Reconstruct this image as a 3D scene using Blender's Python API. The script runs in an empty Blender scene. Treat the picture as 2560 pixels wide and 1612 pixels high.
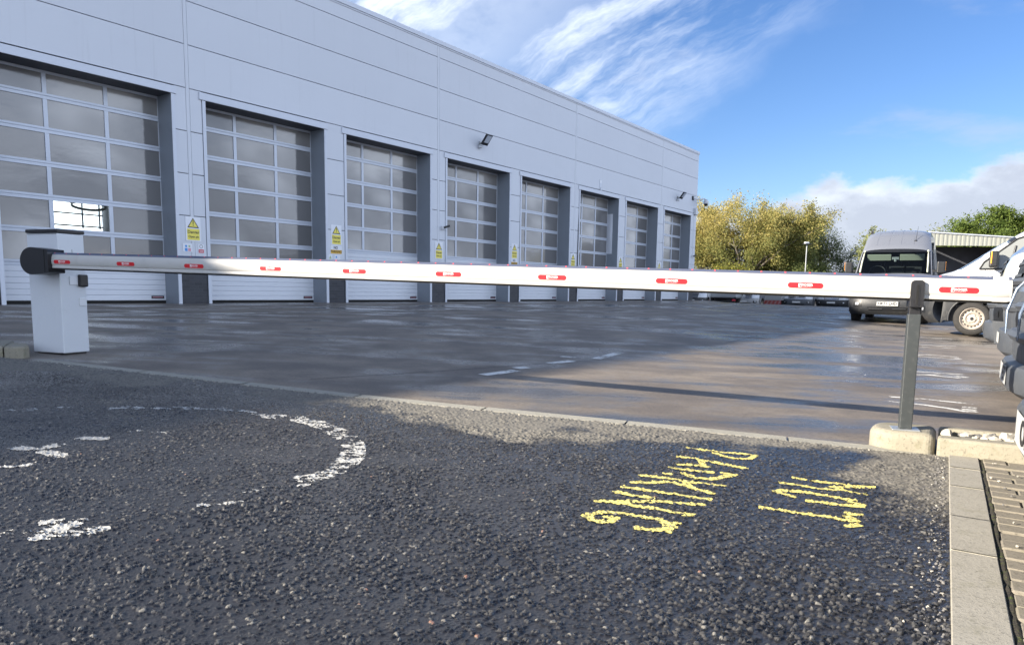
import bpy, math, random
import numpy as np
from mathutils import Vector, Matrix
random.seed(7); rng = np.random.default_rng(7)
SC = bpy.context.scene; COL = SC.collection
R = math.radians

# ------------------------------------------------------------------ helpers
class MB:
    """collects shapes into one mesh"""
    def __init__(s): s.v=[]; s.f=[]; s.m=[]; s.sm=[]
    def add(s, vs, fs, mi=0, smooth=False):
        b=len(s.v); s.v.extend([tuple(v) for v in vs])
        for f in fs: s.f.append([b+i for i in f]); s.m.append(mi); s.sm.append(smooth)
    def box(s, x0,x1,y0,y1,z0,z1, mi=0, M=None):
        vs=[(x,y,z) for z in (z0,z1) for y in (y0,y1) for x in (x0,x1)]
        if M is not None: vs=[tuple(M@Vector(v)) for v in vs]
        s.add(vs,[(0,2,3,1),(4,5,7,6),(0,1,5,4),(2,6,7,3),(0,4,6,2),(1,3,7,5)],mi)
    def prism(s, poly, y0, y1, mi=0, M=None, smooth=False):
        """poly in (x,z), extruded along y"""
        n=len(poly); vs=[(x,y0,z) for x,z in poly]+[(x,y1,z) for x,z in poly]
        if M is not None: vs=[tuple(M@Vector(v)) for v in vs]
        s.add(vs,[list(range(n)),list(range(2*n-1,n-1,-1))],mi)
        s.add(vs,[(i,i+n,(i+1)%n+n,(i+1)%n) for i in range(n)],mi,smooth)
    def slab(s, poly, z0, z1, mi=0, M=None):
        """poly in (x,y), extruded in z"""
        n=len(poly); vs=[(x,y,z0) for x,y in poly]+[(x,y,z1) for x,y in poly]
        if M is not None: vs=[tuple(M@Vector(v)) for v in vs]
        s.add(vs,[list(range(n-1,-1,-1)),list(range(n,2*n))]+[(i,(i+1)%n,(i+1)%n+n,i+n) for i in range(n)],mi)
    def tube(s, pts, r, n=8, mi=0, cap=True):
        pts=[Vector(p) for p in pts]; rs=r if isinstance(r,(list,tuple)) else [r]*len(pts)
        vs=[]; N=len(pts)
        for i,p in enumerate(pts):
            t=(pts[min(i+1,N-1)]-pts[max(i-1,0)]).normalized()
            a=Vector((0,0,1)) if abs(t.z)<.9 else Vector((1,0,0))
            x=t.cross(a).normalized(); y=t.cross(x).normalized()
            for k in range(n):
                c=2*math.pi*k/n; vs.append(p+(x*math.cos(c)+y*math.sin(c))*rs[i])
        fs=[(i*n+k,i*n+(k+1)%n,(i+1)*n+(k+1)%n,(i+1)*n+k) for i in range(N-1) for k in range(n)]
        s.add(vs,fs,mi,True)
        if cap: s.add(vs,[list(range(n-1,-1,-1)),[(N-1)*n+k for k in range(n)]],mi)
    def lathe(s, prof, n=24, mi=0, M=None, smooth=True):
        """prof of (r, y) about the y axis"""
        vs=[]
        for r,y in prof:
            for k in range(n):
                c=2*math.pi*k/n; vs.append((r*math.cos(c),y,r*math.sin(c)))
        if M is not None: vs=[tuple(M@Vector(v)) for v in vs]
        P=len(prof)
        s.add(vs,[(i*n+k,i*n+(k+1)%n,(i+1)*n+(k+1)%n,(i+1)*n+k) for i in range(P-1) for k in range(n)],mi,smooth)
    def disc(s, c, r, axis='y', n=16, mi=0, M=None):
        vs=[]
        for k in range(n):
            a=2*math.pi*k/n; u,w=r*math.cos(a),r*math.sin(a)
            vs.append((c[0]+u,c[1],c[2]+w) if axis=='y' else (c[0]+u,c[1]+w,c[2]))
        if M is not None: vs=[tuple(M@Vector(v)) for v in vs]
        s.add(vs,[list(range(n))],mi)
    def grid(s, P, mi=0, smooth=True, skip=None):
        """P[i][j] points"""
        a=len(P); b=len(P[0]); base=len(s.v); s.v.extend([tuple(p) for row in P for p in row])
        for i in range(a-1):
            for j in range(b-1):
                if skip and skip(i,j): continue
                s.f.append([base+i*b+j,base+i*b+j+1,base+(i+1)*b+j+1,base+(i+1)*b+j]); s.m.append(mi); s.sm.append(smooth)
    def mesh(s, me, mi=0, M=None):
        vs=[(M@v.co if M is not None else v.co) for v in me.vertices]
        s.add(vs,[list(p.vertices) for p in me.polygons],mi)
    def build(s, name, mats, parent=None, bevel=0, seg=2, sharp=None):
        me=bpy.data.meshes.new(name); me.from_pydata(s.v,[],s.f)
        mats=mats if isinstance(mats,(list,tuple)) else [mats]
        for m in mats: me.materials.append(m)
        me.polygons.foreach_set('material_index',s.m); me.polygons.foreach_set('use_smooth',s.sm)
        me.update()
        if sharp: me.set_sharp_from_angle(angle=R(sharp))
        o=bpy.data.objects.new(name,me); COL.objects.link(o)
        if parent is not None: o.parent=parent
        if bevel:
            b=o.modifiers.new('bevel','BEVEL'); b.width=bevel; b.segments=seg; b.limit_method='ANGLE'; b.angle_limit=R(40)
            b.harden_normals=False
        return o
def empty(name, loc=(0,0,0), rz=0):
    o=bpy.data.objects.new(name,None); COL.objects.link(o); o.location=loc; o.rotation_euler=(0,0,rz); o.empty_display_size=.2
    return o
def tag(o,label=None,cat=None,group=None,kind=None):
    if label: o['label']=label
    if cat: o['category']=cat
    if group: o['group']=group
    if kind: o['kind']=kind
    return o
def copy_tree(o,parent=None):
    c=o.copy(); COL.objects.link(c); c.parent=parent
    for ch in list(o.children): copy_tree(ch,c)
    return c
_txt={}
def text(s, size=1.0, align='CENTER', sx=1.0, bold=0.0):
    """a text as a flat mesh in the xy plane, centred on its height"""
    cu=bpy.data.curves.new('t','FONT'); cu.body=s; cu.size=size; cu.align_x=align; cu.align_y='CENTER'; cu.resolution_u=3; cu.offset=bold
    ob=bpy.data.objects.new('t',cu); COL.objects.link(ob)
    dg=bpy.context.evaluated_depsgraph_get(); dg.update()
    me=bpy.data.meshes.new_from_object(ob.evaluated_get(dg)); bpy.data.objects.remove(ob)
    if sx!=1:
        for v in me.vertices: v.co.x*=sx
    return me

# ------------------------------------------------------------------ materials
def nt(name):
    m=bpy.data.materials.new(name); m.use_nodes=True; t=m.node_tree
    return m,t,t.nodes['Principled BSDF']
def N(t,kind,**kw):
    n=t.nodes.new(kind)
    for k,v in kw.items():
        if k.startswith('in_'):
            key=k[3:]; n.inputs[int(key) if key.isdigit() else key].default_value=v
        else: setattr(n,k,v)
    return n
def math_(t,op,a,b=None,clamp=False):
    n=t.nodes.new('ShaderNodeMath'); n.operation=op; n.use_clamp=clamp
    for i,x in enumerate((a,b)):
        if x is None: continue
        if isinstance(x,(int,float)): n.inputs[i].default_value=x
        else: t.links.new(x,n.inputs[i])
    return n.outputs[0]
def sstep(t,x,lo,hi):
    n=t.nodes.new('ShaderNodeMapRange'); n.interpolation_type='SMOOTHSTEP'
    n.inputs['From Min'].default_value=lo; n.inputs['From Max'].default_value=hi
    t.links.new(x,n.inputs['Value']); return n.outputs[0]
def mixc(t,f,a,b):
    n=t.nodes.new('ShaderNodeMix'); n.data_type='RGBA'
    for i,x in ((0,f),(6,a),(7,b)):
        if isinstance(x,(int,float)): n.inputs[i].default_value=x
        elif isinstance(x,tuple): n.inputs[i].default_value=(x+(1,))[:4]
        else: t.links.new(x,n.inputs[i])
    return n.outputs[2]
def noise(t,vec,scale,detail=4,rough=.55,out=0):
    n=N(t,'ShaderNodeTexNoise'); n.inputs['Scale'].default_value=scale; n.inputs['Detail'].default_value=detail; n.inputs['Roughness'].default_value=rough
    if vec is not None: t.links.new(vec,n.inputs['Vector'])
    return n.outputs[out]
def bump(t,h,strength,dist,bs,chain=None):
    n=N(t,'ShaderNodeBump'); n.inputs['Strength'].default_value=strength; n.inputs['Distance'].default_value=dist
    t.links.new(h,n.inputs['Height'])
    if chain is not None: t.links.new(chain,n.inputs['Normal'])
    if bs is not None: t.links.new(n.outputs[0],bs.inputs['Normal'])
    return n.outputs[0]
def objco(t,kind='Object'):
    return N(t,'ShaderNodeTexCoord').outputs[kind]
def vscale(t,v,sc):
    n=N(t,'ShaderNodeMapping'); n.inputs['Scale'].default_value=sc; t.links.new(v,n.inputs['Vector']); return n.outputs[0]
def plain(name,col,rough=.5,metal=0,spec=.5,var=.08,vs=3.0,coat=0,bmp=0,bs_=80,dirt=0,dirtcol=(.12,.1,.08)):
    """painted / plastic / metal surface with slight uneven tone and grime"""
    m,t,b=nt(name); co=objco(t)
    n1=noise(t,co,vs,5); f=math_(t,'MULTIPLY_ADD',n1,2*var); t.nodes[-1].inputs[2].default_value=1-var
    c=N(t,'ShaderNodeVectorMath',operation='SCALE'); c.inputs[0].default_value=col; t.links.new(f,c.inputs['Scale'])
    out=c.outputs[0]
    if dirt:
        d=sstep(t,noise(t,co,vs*2.3,6,.65),.5,.75); d=math_(t,'MULTIPLY',d,dirt); out=mixc(t,d,out,dirtcol)
    t.links.new(out,b.inputs['Base Color'])
    r=math_(t,'MULTIPLY_ADD',noise(t,co,vs*4,4),.2); t.nodes[-1].inputs[2].default_value=rough-.1
    t.links.new(r,b.inputs['Roughness'])
    b.inputs['Metallic'].default_value=metal; b.inputs['Specular IOR Level'].default_value=spec; b.inputs['Coat Weight'].default_value=coat
    b.inputs['Coat Roughness'].default_value=.05
    if bmp: bump(t,noise(t,co,bs_,3),bmp,.002,b)
    return m
M={}
M['white_arm']=plain('white_gloss_paint',(.50,.49,.46),.5,var=.04,coat=.0,dirt=.10,vs=4)
M['cab']=plain('grey_powder_coat',(.60,.63,.66),.45,var=.03,dirt=.05,bmp=.15,bs_=300)
M['cabtrim']=plain('pale_plastic',(.68,.70,.72),.45,var=.03)
M['black']=plain('black_plastic',(.014,.014,.016),.4,var=.2,vs=8)
M['rubber']=plain('black_rubber',(.012,.012,.012),.75,var=.2,vs=8,spec=.3)
M['red']=plain('red_sticker',(.62,.022,.03),.35,var=.05)
M['reddot']=plain('red_lens',(.75,.10,.12),.3,var=.05)
M['strip']=plain('grey_light_strip',(.085,.10,.15),.35,var=.05)
M['whitetxt']=plain('white_lettering',(.8,.8,.8),.5,var=.02)
M['blacktxt']=plain('black_lettering',(.02,.02,.022),.5,var=.02)
M['signwhite']=plain('white_sign_board',(.68,.70,.74),.45,var=.04,dirt=.08)
M['signyellow']=plain('yellow_sign_face',(.72,.62,.10),.45,var=.05)
M['signamber']=plain('amber_sign_face',(.72,.42,.03),.45,var=.05)
M['signblue']=plain('blue_sign_face',(.05,.25,.60),.45,var=.05)
M['signpink']=plain('faded_red_sign_face',(.60,.28,.33),.45,var=.05)
M['signred']=plain('red_sign_face',(.5,.03,.05),.45,var=.05)
M['signgreen']=plain('faded_green_sign_face',(.35,.45,.25),.45,var=.05)
M['panel']=plain('silver_cladding',(.50,.535,.60),.42,var=.035,vs=.35,dirt=.05,dirtcol=(.3,.32,.36))
def cladm():
    m,t,b=nt('silver_cladding'); co=objco(t); sx_=N(t,'ShaderNodeSeparateXYZ'); t.links.new(co,sx_.inputs[0])
    fl=math_(t,'FLOOR',math_(t,'SUBTRACT',sx_.outputs[2],.13)); bay=math_(t,'FLOOR',math_(t,'DIVIDE',sx_.outputs[0],9.1387))
    wn=N(t,'ShaderNodeTexWhiteNoise',noise_dimensions='2D'); cb=t.nodes.new('ShaderNodeCombineXYZ'); t.links.new(fl,cb.inputs[0]); t.links.new(bay,cb.inputs[1]); t.links.new(cb.outputs[0],wn.inputs['Vector'])
    big=noise(t,co,.25,4,.5); stk=noise(t,vscale(t,co,(5,1,.22)),1.4,6,.65); fine=noise(t,co,3,5,.6)
    f=math_(t,'ADD',.93,math_(t,'MULTIPLY',wn.outputs['Value'],.05)); f=math_(t,'ADD',f,math_(t,'MULTIPLY',math_(t,'SUBTRACT',big,.5),.10))
    f=math_(t,'SUBTRACT',f,math_(t,'MULTIPLY',sstep(t,stk,.55,.75),.07)); f=math_(t,'SUBTRACT',f,math_(t,'MULTIPLY',sstep(t,fine,.6,.8),.03))
    s_=N(t,'ShaderNodeVectorMath',operation='SCALE'); s_.inputs[0].default_value=(.56,.59,.64); t.links.new(f,s_.inputs['Scale']); t.links.new(s_.outputs[0],b.inputs['Base Color'])
    r_=math_(t,'MULTIPLY_ADD',fine,.2); t.nodes[-1].inputs[2].default_value=.33; t.links.new(r_,b.inputs['Roughness'])
    bump(t,noise(t,vscale(t,co,(.8,1,1.6)),.9,3,.5),.12,.05,b)
    return m
M['panel']=cladm()
M['trim']=plain('silver_trim',(.54,.575,.64),.42,var=.04,vs=1.0,dirt=.05)
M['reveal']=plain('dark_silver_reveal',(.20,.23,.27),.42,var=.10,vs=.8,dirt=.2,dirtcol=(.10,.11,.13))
M['gap']=plain('dark_joint',(.02,.022,.03),.8,var=.1)
M['doorframe']=plain('anodised_door_frame',(.47,.51,.58),.38,metal=.15,var=.04,vs=1.5,dirt=.05)
M['doorslat']=plain('ribbed_door_panel',(.60,.63,.68),.42,var=.04,vs=1.2,dirt=.10,dirtcol=(.35,.36,.36))
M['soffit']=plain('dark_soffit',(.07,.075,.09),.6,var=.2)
M['post']=plain('dark_grey_post_paint',(.042,.048,.050),.42,var=.12,vs=14,dirt=.25,dirtcol=(.16,.16,.15))
M['zinc']=plain('galvanised_steel',(.36,.38,.39),.4,metal=.5,var=.2,vs=20)
M['lampblack']=plain('black_lamp_housing',(.015,.016,.02),.4,var=.1)
M['lens']=plain('lamp_lens',(.45,.50,.58),.15,var=.05)
M['camwhite']=plain('white_camera_plastic',(.55,.57,.60),.4,var=.04)
def glassmat(name,col,rough=.04,alpha=0.0,spec=.6):
    m,t,b=nt(name); b.inputs['Base Color'].default_value=col+(1,); b.inputs['Roughness'].default_value=rough; b.inputs['Specular IOR Level'].default_value=spec
    if alpha:
        tr=N(t,'ShaderNodeBsdfTransparent'); tr.inputs[0].default_value=(.88,.92,.92,1) if alpha>.88 else (.62,.70,.70,1); mx=N(t,'ShaderNodeMixShader'); fr_=N(t,'ShaderNodeFresnel'); fr_.inputs[0].default_value=1.5; t.links.new(math_(t,'ADD',math_(t,'MULTIPLY',fr_.outputs[0],.9),1-alpha,True),mx.inputs[0])
        t.links.new(tr.outputs[0],mx.inputs[1]); t.links.new(b.outputs[0],mx.inputs[2])
        t.links.new(mx.outputs[0],t.nodes['Material Output'].inputs[0])
    return m
M['vanglass']=glassmat('tinted_windscreen_glass',(.01,.013,.018),.03,.86)
M['darkglass']=glassmat('dark_vehicle_glass',(.085,.10,.11),.05)
M['clearglass']=glassmat('clear_pane',(.02,.02,.02),.03,.9)
def frosted():
    m,t,b=nt('frosted_door_pane'); co=objco(t)
    a=noise(t,vscale(t,co,(.5,1,.7)),.8,2,.5)
    oi=N(t,'ShaderNodeObjectInfo').outputs['Random']
    c=mixc(t,sstep(t,a,.40,.66),(.13,.13,.132),(.32,.315,.305))
    sc=N(t,'ShaderNodeVectorMath',operation='SCALE'); t.links.new(c,sc.inputs[0]); k=math_(t,'MULTIPLY_ADD',oi,.30); t.nodes[-1].inputs[2].default_value=.80
    sx_=N(t,'ShaderNodeSeparateXYZ'); t.links.new(co,sx_.inputs[0]); cb=t.nodes.new('ShaderNodeCombineXYZ')
    t.links.new(math_(t,'FLOOR',math_(t,'DIVIDE',math_(t,'ADD',sx_.outputs[0],.05),1.28)),cb.inputs[0]); t.links.new(math_(t,'FLOOR',math_(t,'DIVIDE',math_(t,'SUBTRACT',sx_.outputs[2],.175),.705)),cb.inputs[1]); t.links.new(math_(t,'MULTIPLY',oi,50),cb.inputs[2])
    wn=N(t,'ShaderNodeTexWhiteNoise',noise_dimensions='3D'); t.links.new(cb.outputs[0],wn.inputs['Vector']); k=math_(t,'ADD',k,math_(t,'MULTIPLY',wn.outputs['Value'],.28)); t.links.new(k,sc.inputs['Scale']); t.links.new(sc.outputs[0],b.inputs['Base Color'])
    b.inputs['Roughness'].default_value=.10; b.inputs['Specular IOR Level'].default_value=1.0
    bump(t,noise(t,vscale(t,co,(1,1,2)),2.0,3),.05,.05,b)
    return m
M['pane']=frosted()
def brickm():
    m,t,b=nt('blue_black_engineering_brick'); co=objco(t)
    mp=N(t,'ShaderNodeMapping'); mp.inputs['Rotation'].default_value=(R(90),0,0); t.links.new(co,mp.inputs['Vector'])
    k=N(t,'ShaderNodeTexBrick'); k.inputs['Scale'].default_value=1; k.inputs['Brick Width'].default_value=.225; k.inputs['Row Height'].default_value=.075; k.inputs['Mortar Size'].default_value=.005
    k.inputs['Color1'].default_value=(.013,.016,.024,1); k.inputs['Color2'].default_value=(.026,.030,.040,1); k.inputs['Mortar'].default_value=(.035,.038,.046,1)
    t.links.new(mp.outputs[0],k.inputs['Vector'])
    st=sstep(t,noise(t,co,3,6,.7),.62,.78); c=mixc(t,math_(t,'MULTIPLY',st,.35),k.outputs[0],(.25,.27,.28))
    t.links.new(c,b.inputs['Base Color']); b.inputs['Roughness'].default_value=.45
    bump(t,k.outputs['Fac'],.5,.004,b).node.invert=True
    return m
M['brick']=brickm()
def concrete(name,c1,c2,moss=.25,rough=.85):
    m,t,b=nt(name); co=objco(t)
    n1=noise(t,co,6,8,.65); n2=noise(t,co,70,5,.7); n3=noise(t,co,11,6,.7)
    c=mixc(t,n1,c1,c2); c=mixc(t,math_(t,'MULTIPLY',sstep(t,n2,.52,.7),.65),c,tuple(x*.45 for x in c1))
    c=mixc(t,math_(t,'MULTIPLY',sstep(t,n3,.50,.72),moss),c,(.13,.125,.06))
    t.links.new(c,b.inputs['Base Color']); b.inputs['Roughness'].default_value=rough
    bump(t,n2,.6,.004,b)
    return m
M['kerb']=concrete('weathered_kerb_concrete',(.20,.182,.135),(.33,.305,.24),.55)
M['edging']=concrete('pale_edging_concrete',(.27,.26,.215),(.37,.35,.29),.18)
M['paver']=concrete('block_paver_concrete',(.16,.143,.112),(.235,.21,.165),.30)
M['soil']=concrete('joint_soil',(.05,.045,.03),(.09,.08,.055),.5)
def mossm():
    m,t,b=nt('moss'); co=objco(t); c=mixc(t,sstep(t,noise(t,co,40,6,.7),.52,.72),(.035,.03,.02),(.10,.14,.015)); t.links.new(c,b.inputs['Base Color']); b.inputs['Roughness'].default_value=.95
    bump(t,noise(t,co,120,5),1.0,.01,b); return m
M['moss']=mossm()
# ------------------------------------------------------------------ camera
H=0.84                                   # eye height over the ground by the post
PITCH,ROLL=R(-7.1051),R(0.8346)
cam=bpy.data.cameras.new('camera'); camo=bpy.data.objects.new('camera',cam); COL.objects.link(camo)
cam.sensor_width=36; cam.lens=1850/2560*36; cam.shift_y=(956.75-806)/2560; cam.clip_end=4000; cam.clip_start=.05
fw=Vector((0,math.cos(PITCH),math.sin(PITCH))); r0=Vector((1,0,0)); u0=r0.cross(fw)
rt=r0*math.cos(ROLL)+u0*math.sin(ROLL); up=-r0*math.sin(ROLL)+u0*math.cos(ROLL)
camo.matrix_world=Matrix(((rt.x,up.x,-fw.x,0),(rt.y,up.y,-fw.y,0),(rt.z,up.z,-fw.z,H),(0,0,0,1)))
SC.camera=camo
# site grid: u runs along the workshop front, d out from it
ANG=R(54.7896); UX,UY=math.cos(ANG),math.sin(ANG)
OX,OY,BASE=-7.8819,18.4483,0.402
def W(u,d,z=0): return Vector((OX+u*UX+d*UY, OY+u*UY-d*UX, z))
PD=np.array([-60,0,2,5.5,10.3,13.5,15.6,16.8,18,160.]); PZ=np.array([.402,.402,.40,.35,.235,.10,.035,0,0,0])
def prof(x):
    x=np.clip(np.asarray(x,float),PD[0],PD[-1]-1e-6); i=np.clip(np.searchsorted(PD,x,side='right')-1,0,len(PD)-2)
    dl=np.diff(PZ)/np.diff(PD); m=np.empty(len(PD)); m[0]=dl[0]; m[-1]=dl[-1]
    for k in range(1,len(PD)-1): m[k]=0 if dl[k-1]*dl[k]<=0 else 2*dl[k-1]*dl[k]/(dl[k-1]+dl[k])
    h=PD[i+1]-PD[i]; t=(x-PD[i])/h
    return (2*t**3-3*t**2+1)*PZ[i]+(t**3-2*t**2+t)*h*m[i]+(-2*t**3+3*t**2)*PZ[i+1]+(t**3-t**2)*h*m[i+1]
def gud(X,Y): return (X-OX)*UX+(Y-OY)*UY, (X-OX)*UY-(Y-OY)*UX
def gz(X,Y):
    u,d=gud(np.asarray(X,float),np.asarray(Y,float)); S=lambda v,a,b: np.clip((v-a)/(b-a),0,1)**2*(3-2*np.clip((v-a)/(b-a),0,1))
    z=prof(d)*(1-.33*S(u,27,33)*S(d,.3,2.5)); k=S(u,33.5,37.0)          # the yard tips over a low crest at its far end
    return z*(1-k)-.19*k
def gzf(X,Y): return float(gz(X,Y))
# ------------------------------------------------------------------ light
SUNV=Vector((2.437,.850,-1.0)).normalized()           # the way the sunlight travels
ELEV=math.asin(-SUNV.z); ROT=math.atan2(-SUNV.x,-SUNV.y)
sl=bpy.data.lights.new('sun','SUN'); sl.energy=4.9; sl.angle=R(.55); sl.color=(1.0,.90,.76)
so=bpy.data.objects.new('sun',sl); COL.objects.link(so); so.rotation_euler=SUNV.to_track_quat('-Z','Y').to_euler(); so.location=(-40,-20,40)
wd=bpy.data.worlds.new('World'); SC.world=wd; wd.use_nodes=True; t=wd.node_tree
bg=t.nodes['Background']; SKYS=.068; bg.inputs[1].default_value=SKYS
sky=N(t,'ShaderNodeTexSky',sky_type='NISHITA',sun_disc=False,sun_elevation=ELEV,sun_rotation=ROT,altitude=60,air_density=1.0,dust_density=.4,ozone_density=2.2)
tc=N(t,'ShaderNodeTexCoord'); sp=N(t,'ShaderNodeSeparateXYZ'); t.links.new(tc.outputs['Generated'],sp.inputs[0])
el=math_(t,'ARCSINE',sp.outputs[2]); az=math_(t,'ARCTAN2',sp.outputs[0],sp.outputs[1])
ca,sa=math.cos(.47),math.sin(.47)
s1=math_(t,'ADD',math_(t,'MULTIPLY',az,ca),math_(t,'MULTIPLY',el,sa)); s2=math_(t,'SUBTRACT',math_(t,'MULTIPLY',el,ca),math_(t,'MULTIPLY',az,sa))
def comb(t,a,b,c=0):
    n=t.nodes.new('ShaderNodeCombineXYZ')
    for i,x in enumerate((a,b,c)):
        if isinstance(x,(int,float)): n.inputs[i].default_value=x
        else: t.links.new(x,n.inputs[i])
    return n.outputs[0]
wv=comb(t,az,el,1.3)
warp=noise(t,wv,4.5,5,.6); s2w=math_(t,'ADD',s2,math_(t,'MULTIPLY',math_(t,'SUBTRACT',warp,.5),.075))
streak=noise(t,comb(t,math_(t,'MULTIPLY',s1,1.6),math_(t,'MULTIPLY',s2w,9.0),3.1),1.0,8,.62)
fluff=noise(t,comb(t,math_(t,'MULTIPLY',az,1.4),math_(t,'MULTIPLY',el,2.2),7.0),3.2,7,.6)
azb=math_(t,'ADD',math_(t,'MULTIPLY',el,1.08),.02)
left=sstep(t,math_(t,'ADD',math_(t,'SUBTRACT',azb,az),math_(t,'MULTIPLY',math_(t,'SUBTRACT',warp,.5),.25)),-.02,.17)
base_=math_(t,'ADD',math_(t,'MULTIPLY',streak,.86),math_(t,'MULTIPLY',fluff,.22))
cir=math_(t,'MULTIPLY',sstep(t,base_,.475,.66),left)
veil=math_(t,'MULTIPLY',sstep(t,math_(t,'SUBTRACT',azb,az),.15,.45),.42)
cir=math_(t,'MULTIPLY',sstep(t,math_(t,'MULTIPLY',el,-1),-1.0,-.55),cir)
veil=math_(t,'MULTIPLY',sstep(t,math_(t,'MULTIPLY',el,-1),-.9,-.5),veil)
cir=math_(t,'MINIMUM',math_(t,'ADD',math_(t,'MULTIPLY',cir,.88),math_(t,'MULTIPLY',veil,sstep(t,fluff,.3,.6))),.93)
wis=noise(t,comb(t,math_(t,'MULTIPLY',az,2.2),math_(t,'MULTIPLY',el,6.5),11.4),2.0,6,.55)
wisp=math_(t,'MULTIPLY',sstep(t,wis,.60,.78),.38)
cs=N(t,'ShaderNodeVectorMath',operation='MULTIPLY'); cs.inputs[1].default_value=(.735,.765,.93); t.links.new(sky.outputs[0],cs.inputs[0])
hs=N(t,'ShaderNodeHueSaturation'); hs.inputs['Saturation'].default_value=1.12; hs.inputs['Value'].default_value=1.0; t.links.new(cs.outputs[0],hs.inputs['Color'])
CW=(5.7,6.2,7.0); CG=(3.2,3.45,4.05)
c=mixc(t,wisp,hs.outputs[0],tuple(x*.62 for x in (5.6,6.0,7.2)))
c=mixc(t,cir,c,CW)
# bank of cumulus along the horizon
az_r=math_(t,'MAXIMUM',math_(t,'SUBTRACT',az,.30),0)
top=math_(t,'ADD',.120,math_(t,'MULTIPLY',math_(t,'MINIMUM',az_r,.5),.09))
nb=noise(t,comb(t,az,math_(t,'MULTIPLY',el,1.6),2.2),9.0,8,.58); nb2=noise(t,comb(t,az,math_(t,'MULTIPLY',el,2.0),9.7),5.0,6,.55)
topn=math_(t,'ADD',top,math_(t,'MULTIPLY',math_(t,'SUBTRACT',nb,.5),.13))
dep=math_(t,'SUBTRACT',topn,el)
bank=sstep(t,dep,-.004,.016)
shade=sstep(t,math_(t,'ADD',dep,math_(t,'MULTIPLY',math_(t,'SUBTRACT',nb2,.5),.15)),-.004,.045)
bc=mixc(t,shade,(5.2,5.55,6.1),CG)
c=mixc(t,math_(t,'MULTIPLY',bank,.93),c,bc)
below=sstep(t,el,-.02,.0)
# added bright cloud outside the view, kept low to light the workshop front
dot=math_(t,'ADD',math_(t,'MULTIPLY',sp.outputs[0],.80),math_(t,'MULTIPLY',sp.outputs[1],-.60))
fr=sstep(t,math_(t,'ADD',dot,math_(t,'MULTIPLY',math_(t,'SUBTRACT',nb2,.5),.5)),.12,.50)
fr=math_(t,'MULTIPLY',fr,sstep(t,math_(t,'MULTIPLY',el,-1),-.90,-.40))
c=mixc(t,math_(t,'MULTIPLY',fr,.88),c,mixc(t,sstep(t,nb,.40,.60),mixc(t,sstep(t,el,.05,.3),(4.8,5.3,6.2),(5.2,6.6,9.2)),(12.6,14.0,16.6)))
c=mixc(t,below,(1.2,1.2,1.2),c)
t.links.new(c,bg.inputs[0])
SC.view_settings.view_transform='Standard'; SC.view_settings.look='None'; SC.view_settings.exposure=1.58; SC.view_settings.gamma=1
# ------------------------------------------------------------------ ground sheets
def edist(X,Y):
    """signed distance to the flush edging line (+ on the yard side)"""
    return (X+3.729)*EN[0]+(Y-5.841)*EN[1]
ED=Vector((2.29+3.729,3.876-5.841)).normalized(); EN=(-ED.y,ED.x)
def np_mesh(name,co,faces,mat,attrs={},smooth=True,parent=None):
    me=bpy.data.meshes.new(name); n=len(co); f=len(faces)
    me.vertices.add(n); me.vertices.foreach_set('co',np.asarray(co,np.float32).ravel())
    me.loops.add(f*4); me.loops.foreach_set('vertex_index',np.asarray(faces,np.int32).ravel())
    me.polygons.add(f); me.polygons.foreach_set('loop_start',np.arange(0,f*4,4,dtype=np.int32))
    me.polygons.foreach_set('use_smooth',np.full(f,smooth)); me.update(calc_edges=True)
    for k,a in attrs.items():
        at=me.attributes.new(k,'FLOAT','POINT'); at.data.foreach_set('value',np.asarray(a,np.float32))
    me.materials.append(mat); o=bpy.data.objects.new(name,me); COL.objects.link(o)
    if parent: o.parent=parent
    return o
def gridf(a,b):
    i=np.arange(a-1)[:,None]*b+np.arange(b-1)[None,:]
    return np.stack([i,i+1,i+b+1,i+b],-1).reshape(-1,4)
def vnoise(X,Y,s,seed=0):
    """smooth value noise"""
    x=X/s; y=Y/s; xi=np.floor(x).astype(np.int64); yi=np.floor(y).astype(np.int64); fx=x-xi; fy=y-yi
    fx=fx*fx*(3-2*fx); fy=fy*fy*(3-2*fy)
    def h(a,b): return hash2(a,b,seed)
    return (h(xi,yi)*(1-fx)+h(xi+1,yi)*fx)*(1-fy)+(h(xi,yi+1)*(1-fx)+h(xi+1,yi+1)*fx)*fy
def hash2(a,b,seed):
    n=(a*374761393+b*668265263+seed*1442695041)&0xffffffff
    n=((n^(n>>13))*1274126177)&0xffffffff; n=(n^(n>>16))&0xffffffff
    return n/4294967295.0
def fbm(X,Y,s,seed=0,o=4):
    v=0;a=.5
    for k in range(o): v=v+a*vnoise(X,Y,s/2**k,seed+k*17); a*=.5
    return v/(1-.5**o)
def voro(X,Y,s,seed=0):
    x=X/s; y=Y/s; xi=np.floor(x).astype(np.int64); yi=np.floor(y).astype(np.int64)
    best=np.full(X.shape,9.); bid=np.zeros(X.shape); vx=np.zeros(X.shape); vy=np.zeros(X.shape); vz=np.zeros(X.shape); sec=np.full(X.shape,9.)
    for i in (-1,0,1):
        for j in (-1,0,1):
            a=xi+i; b=yi+j
            dx=a+hash2(a,b,seed)-x; dy=b+hash2(a,b,seed+5)-y; d=dx*dx+dy*dy
            k=d<best; sec=np.where(k,best,np.minimum(sec,d)); bid=np.where(k,hash2(a,b,seed+9),bid); best=np.where(k,d,best); vx=np.where(k,dx,vx); vy=np.where(k,dy,vy)
            tl=hash2(a,b,seed+13); tm=hash2(a,b,seed+21); vz=np.where(k,(tl-.5)*dx+(tm-.5)*dy,vz)
    return np.sqrt(best),np.sqrt(sec),bid,vz
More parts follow.
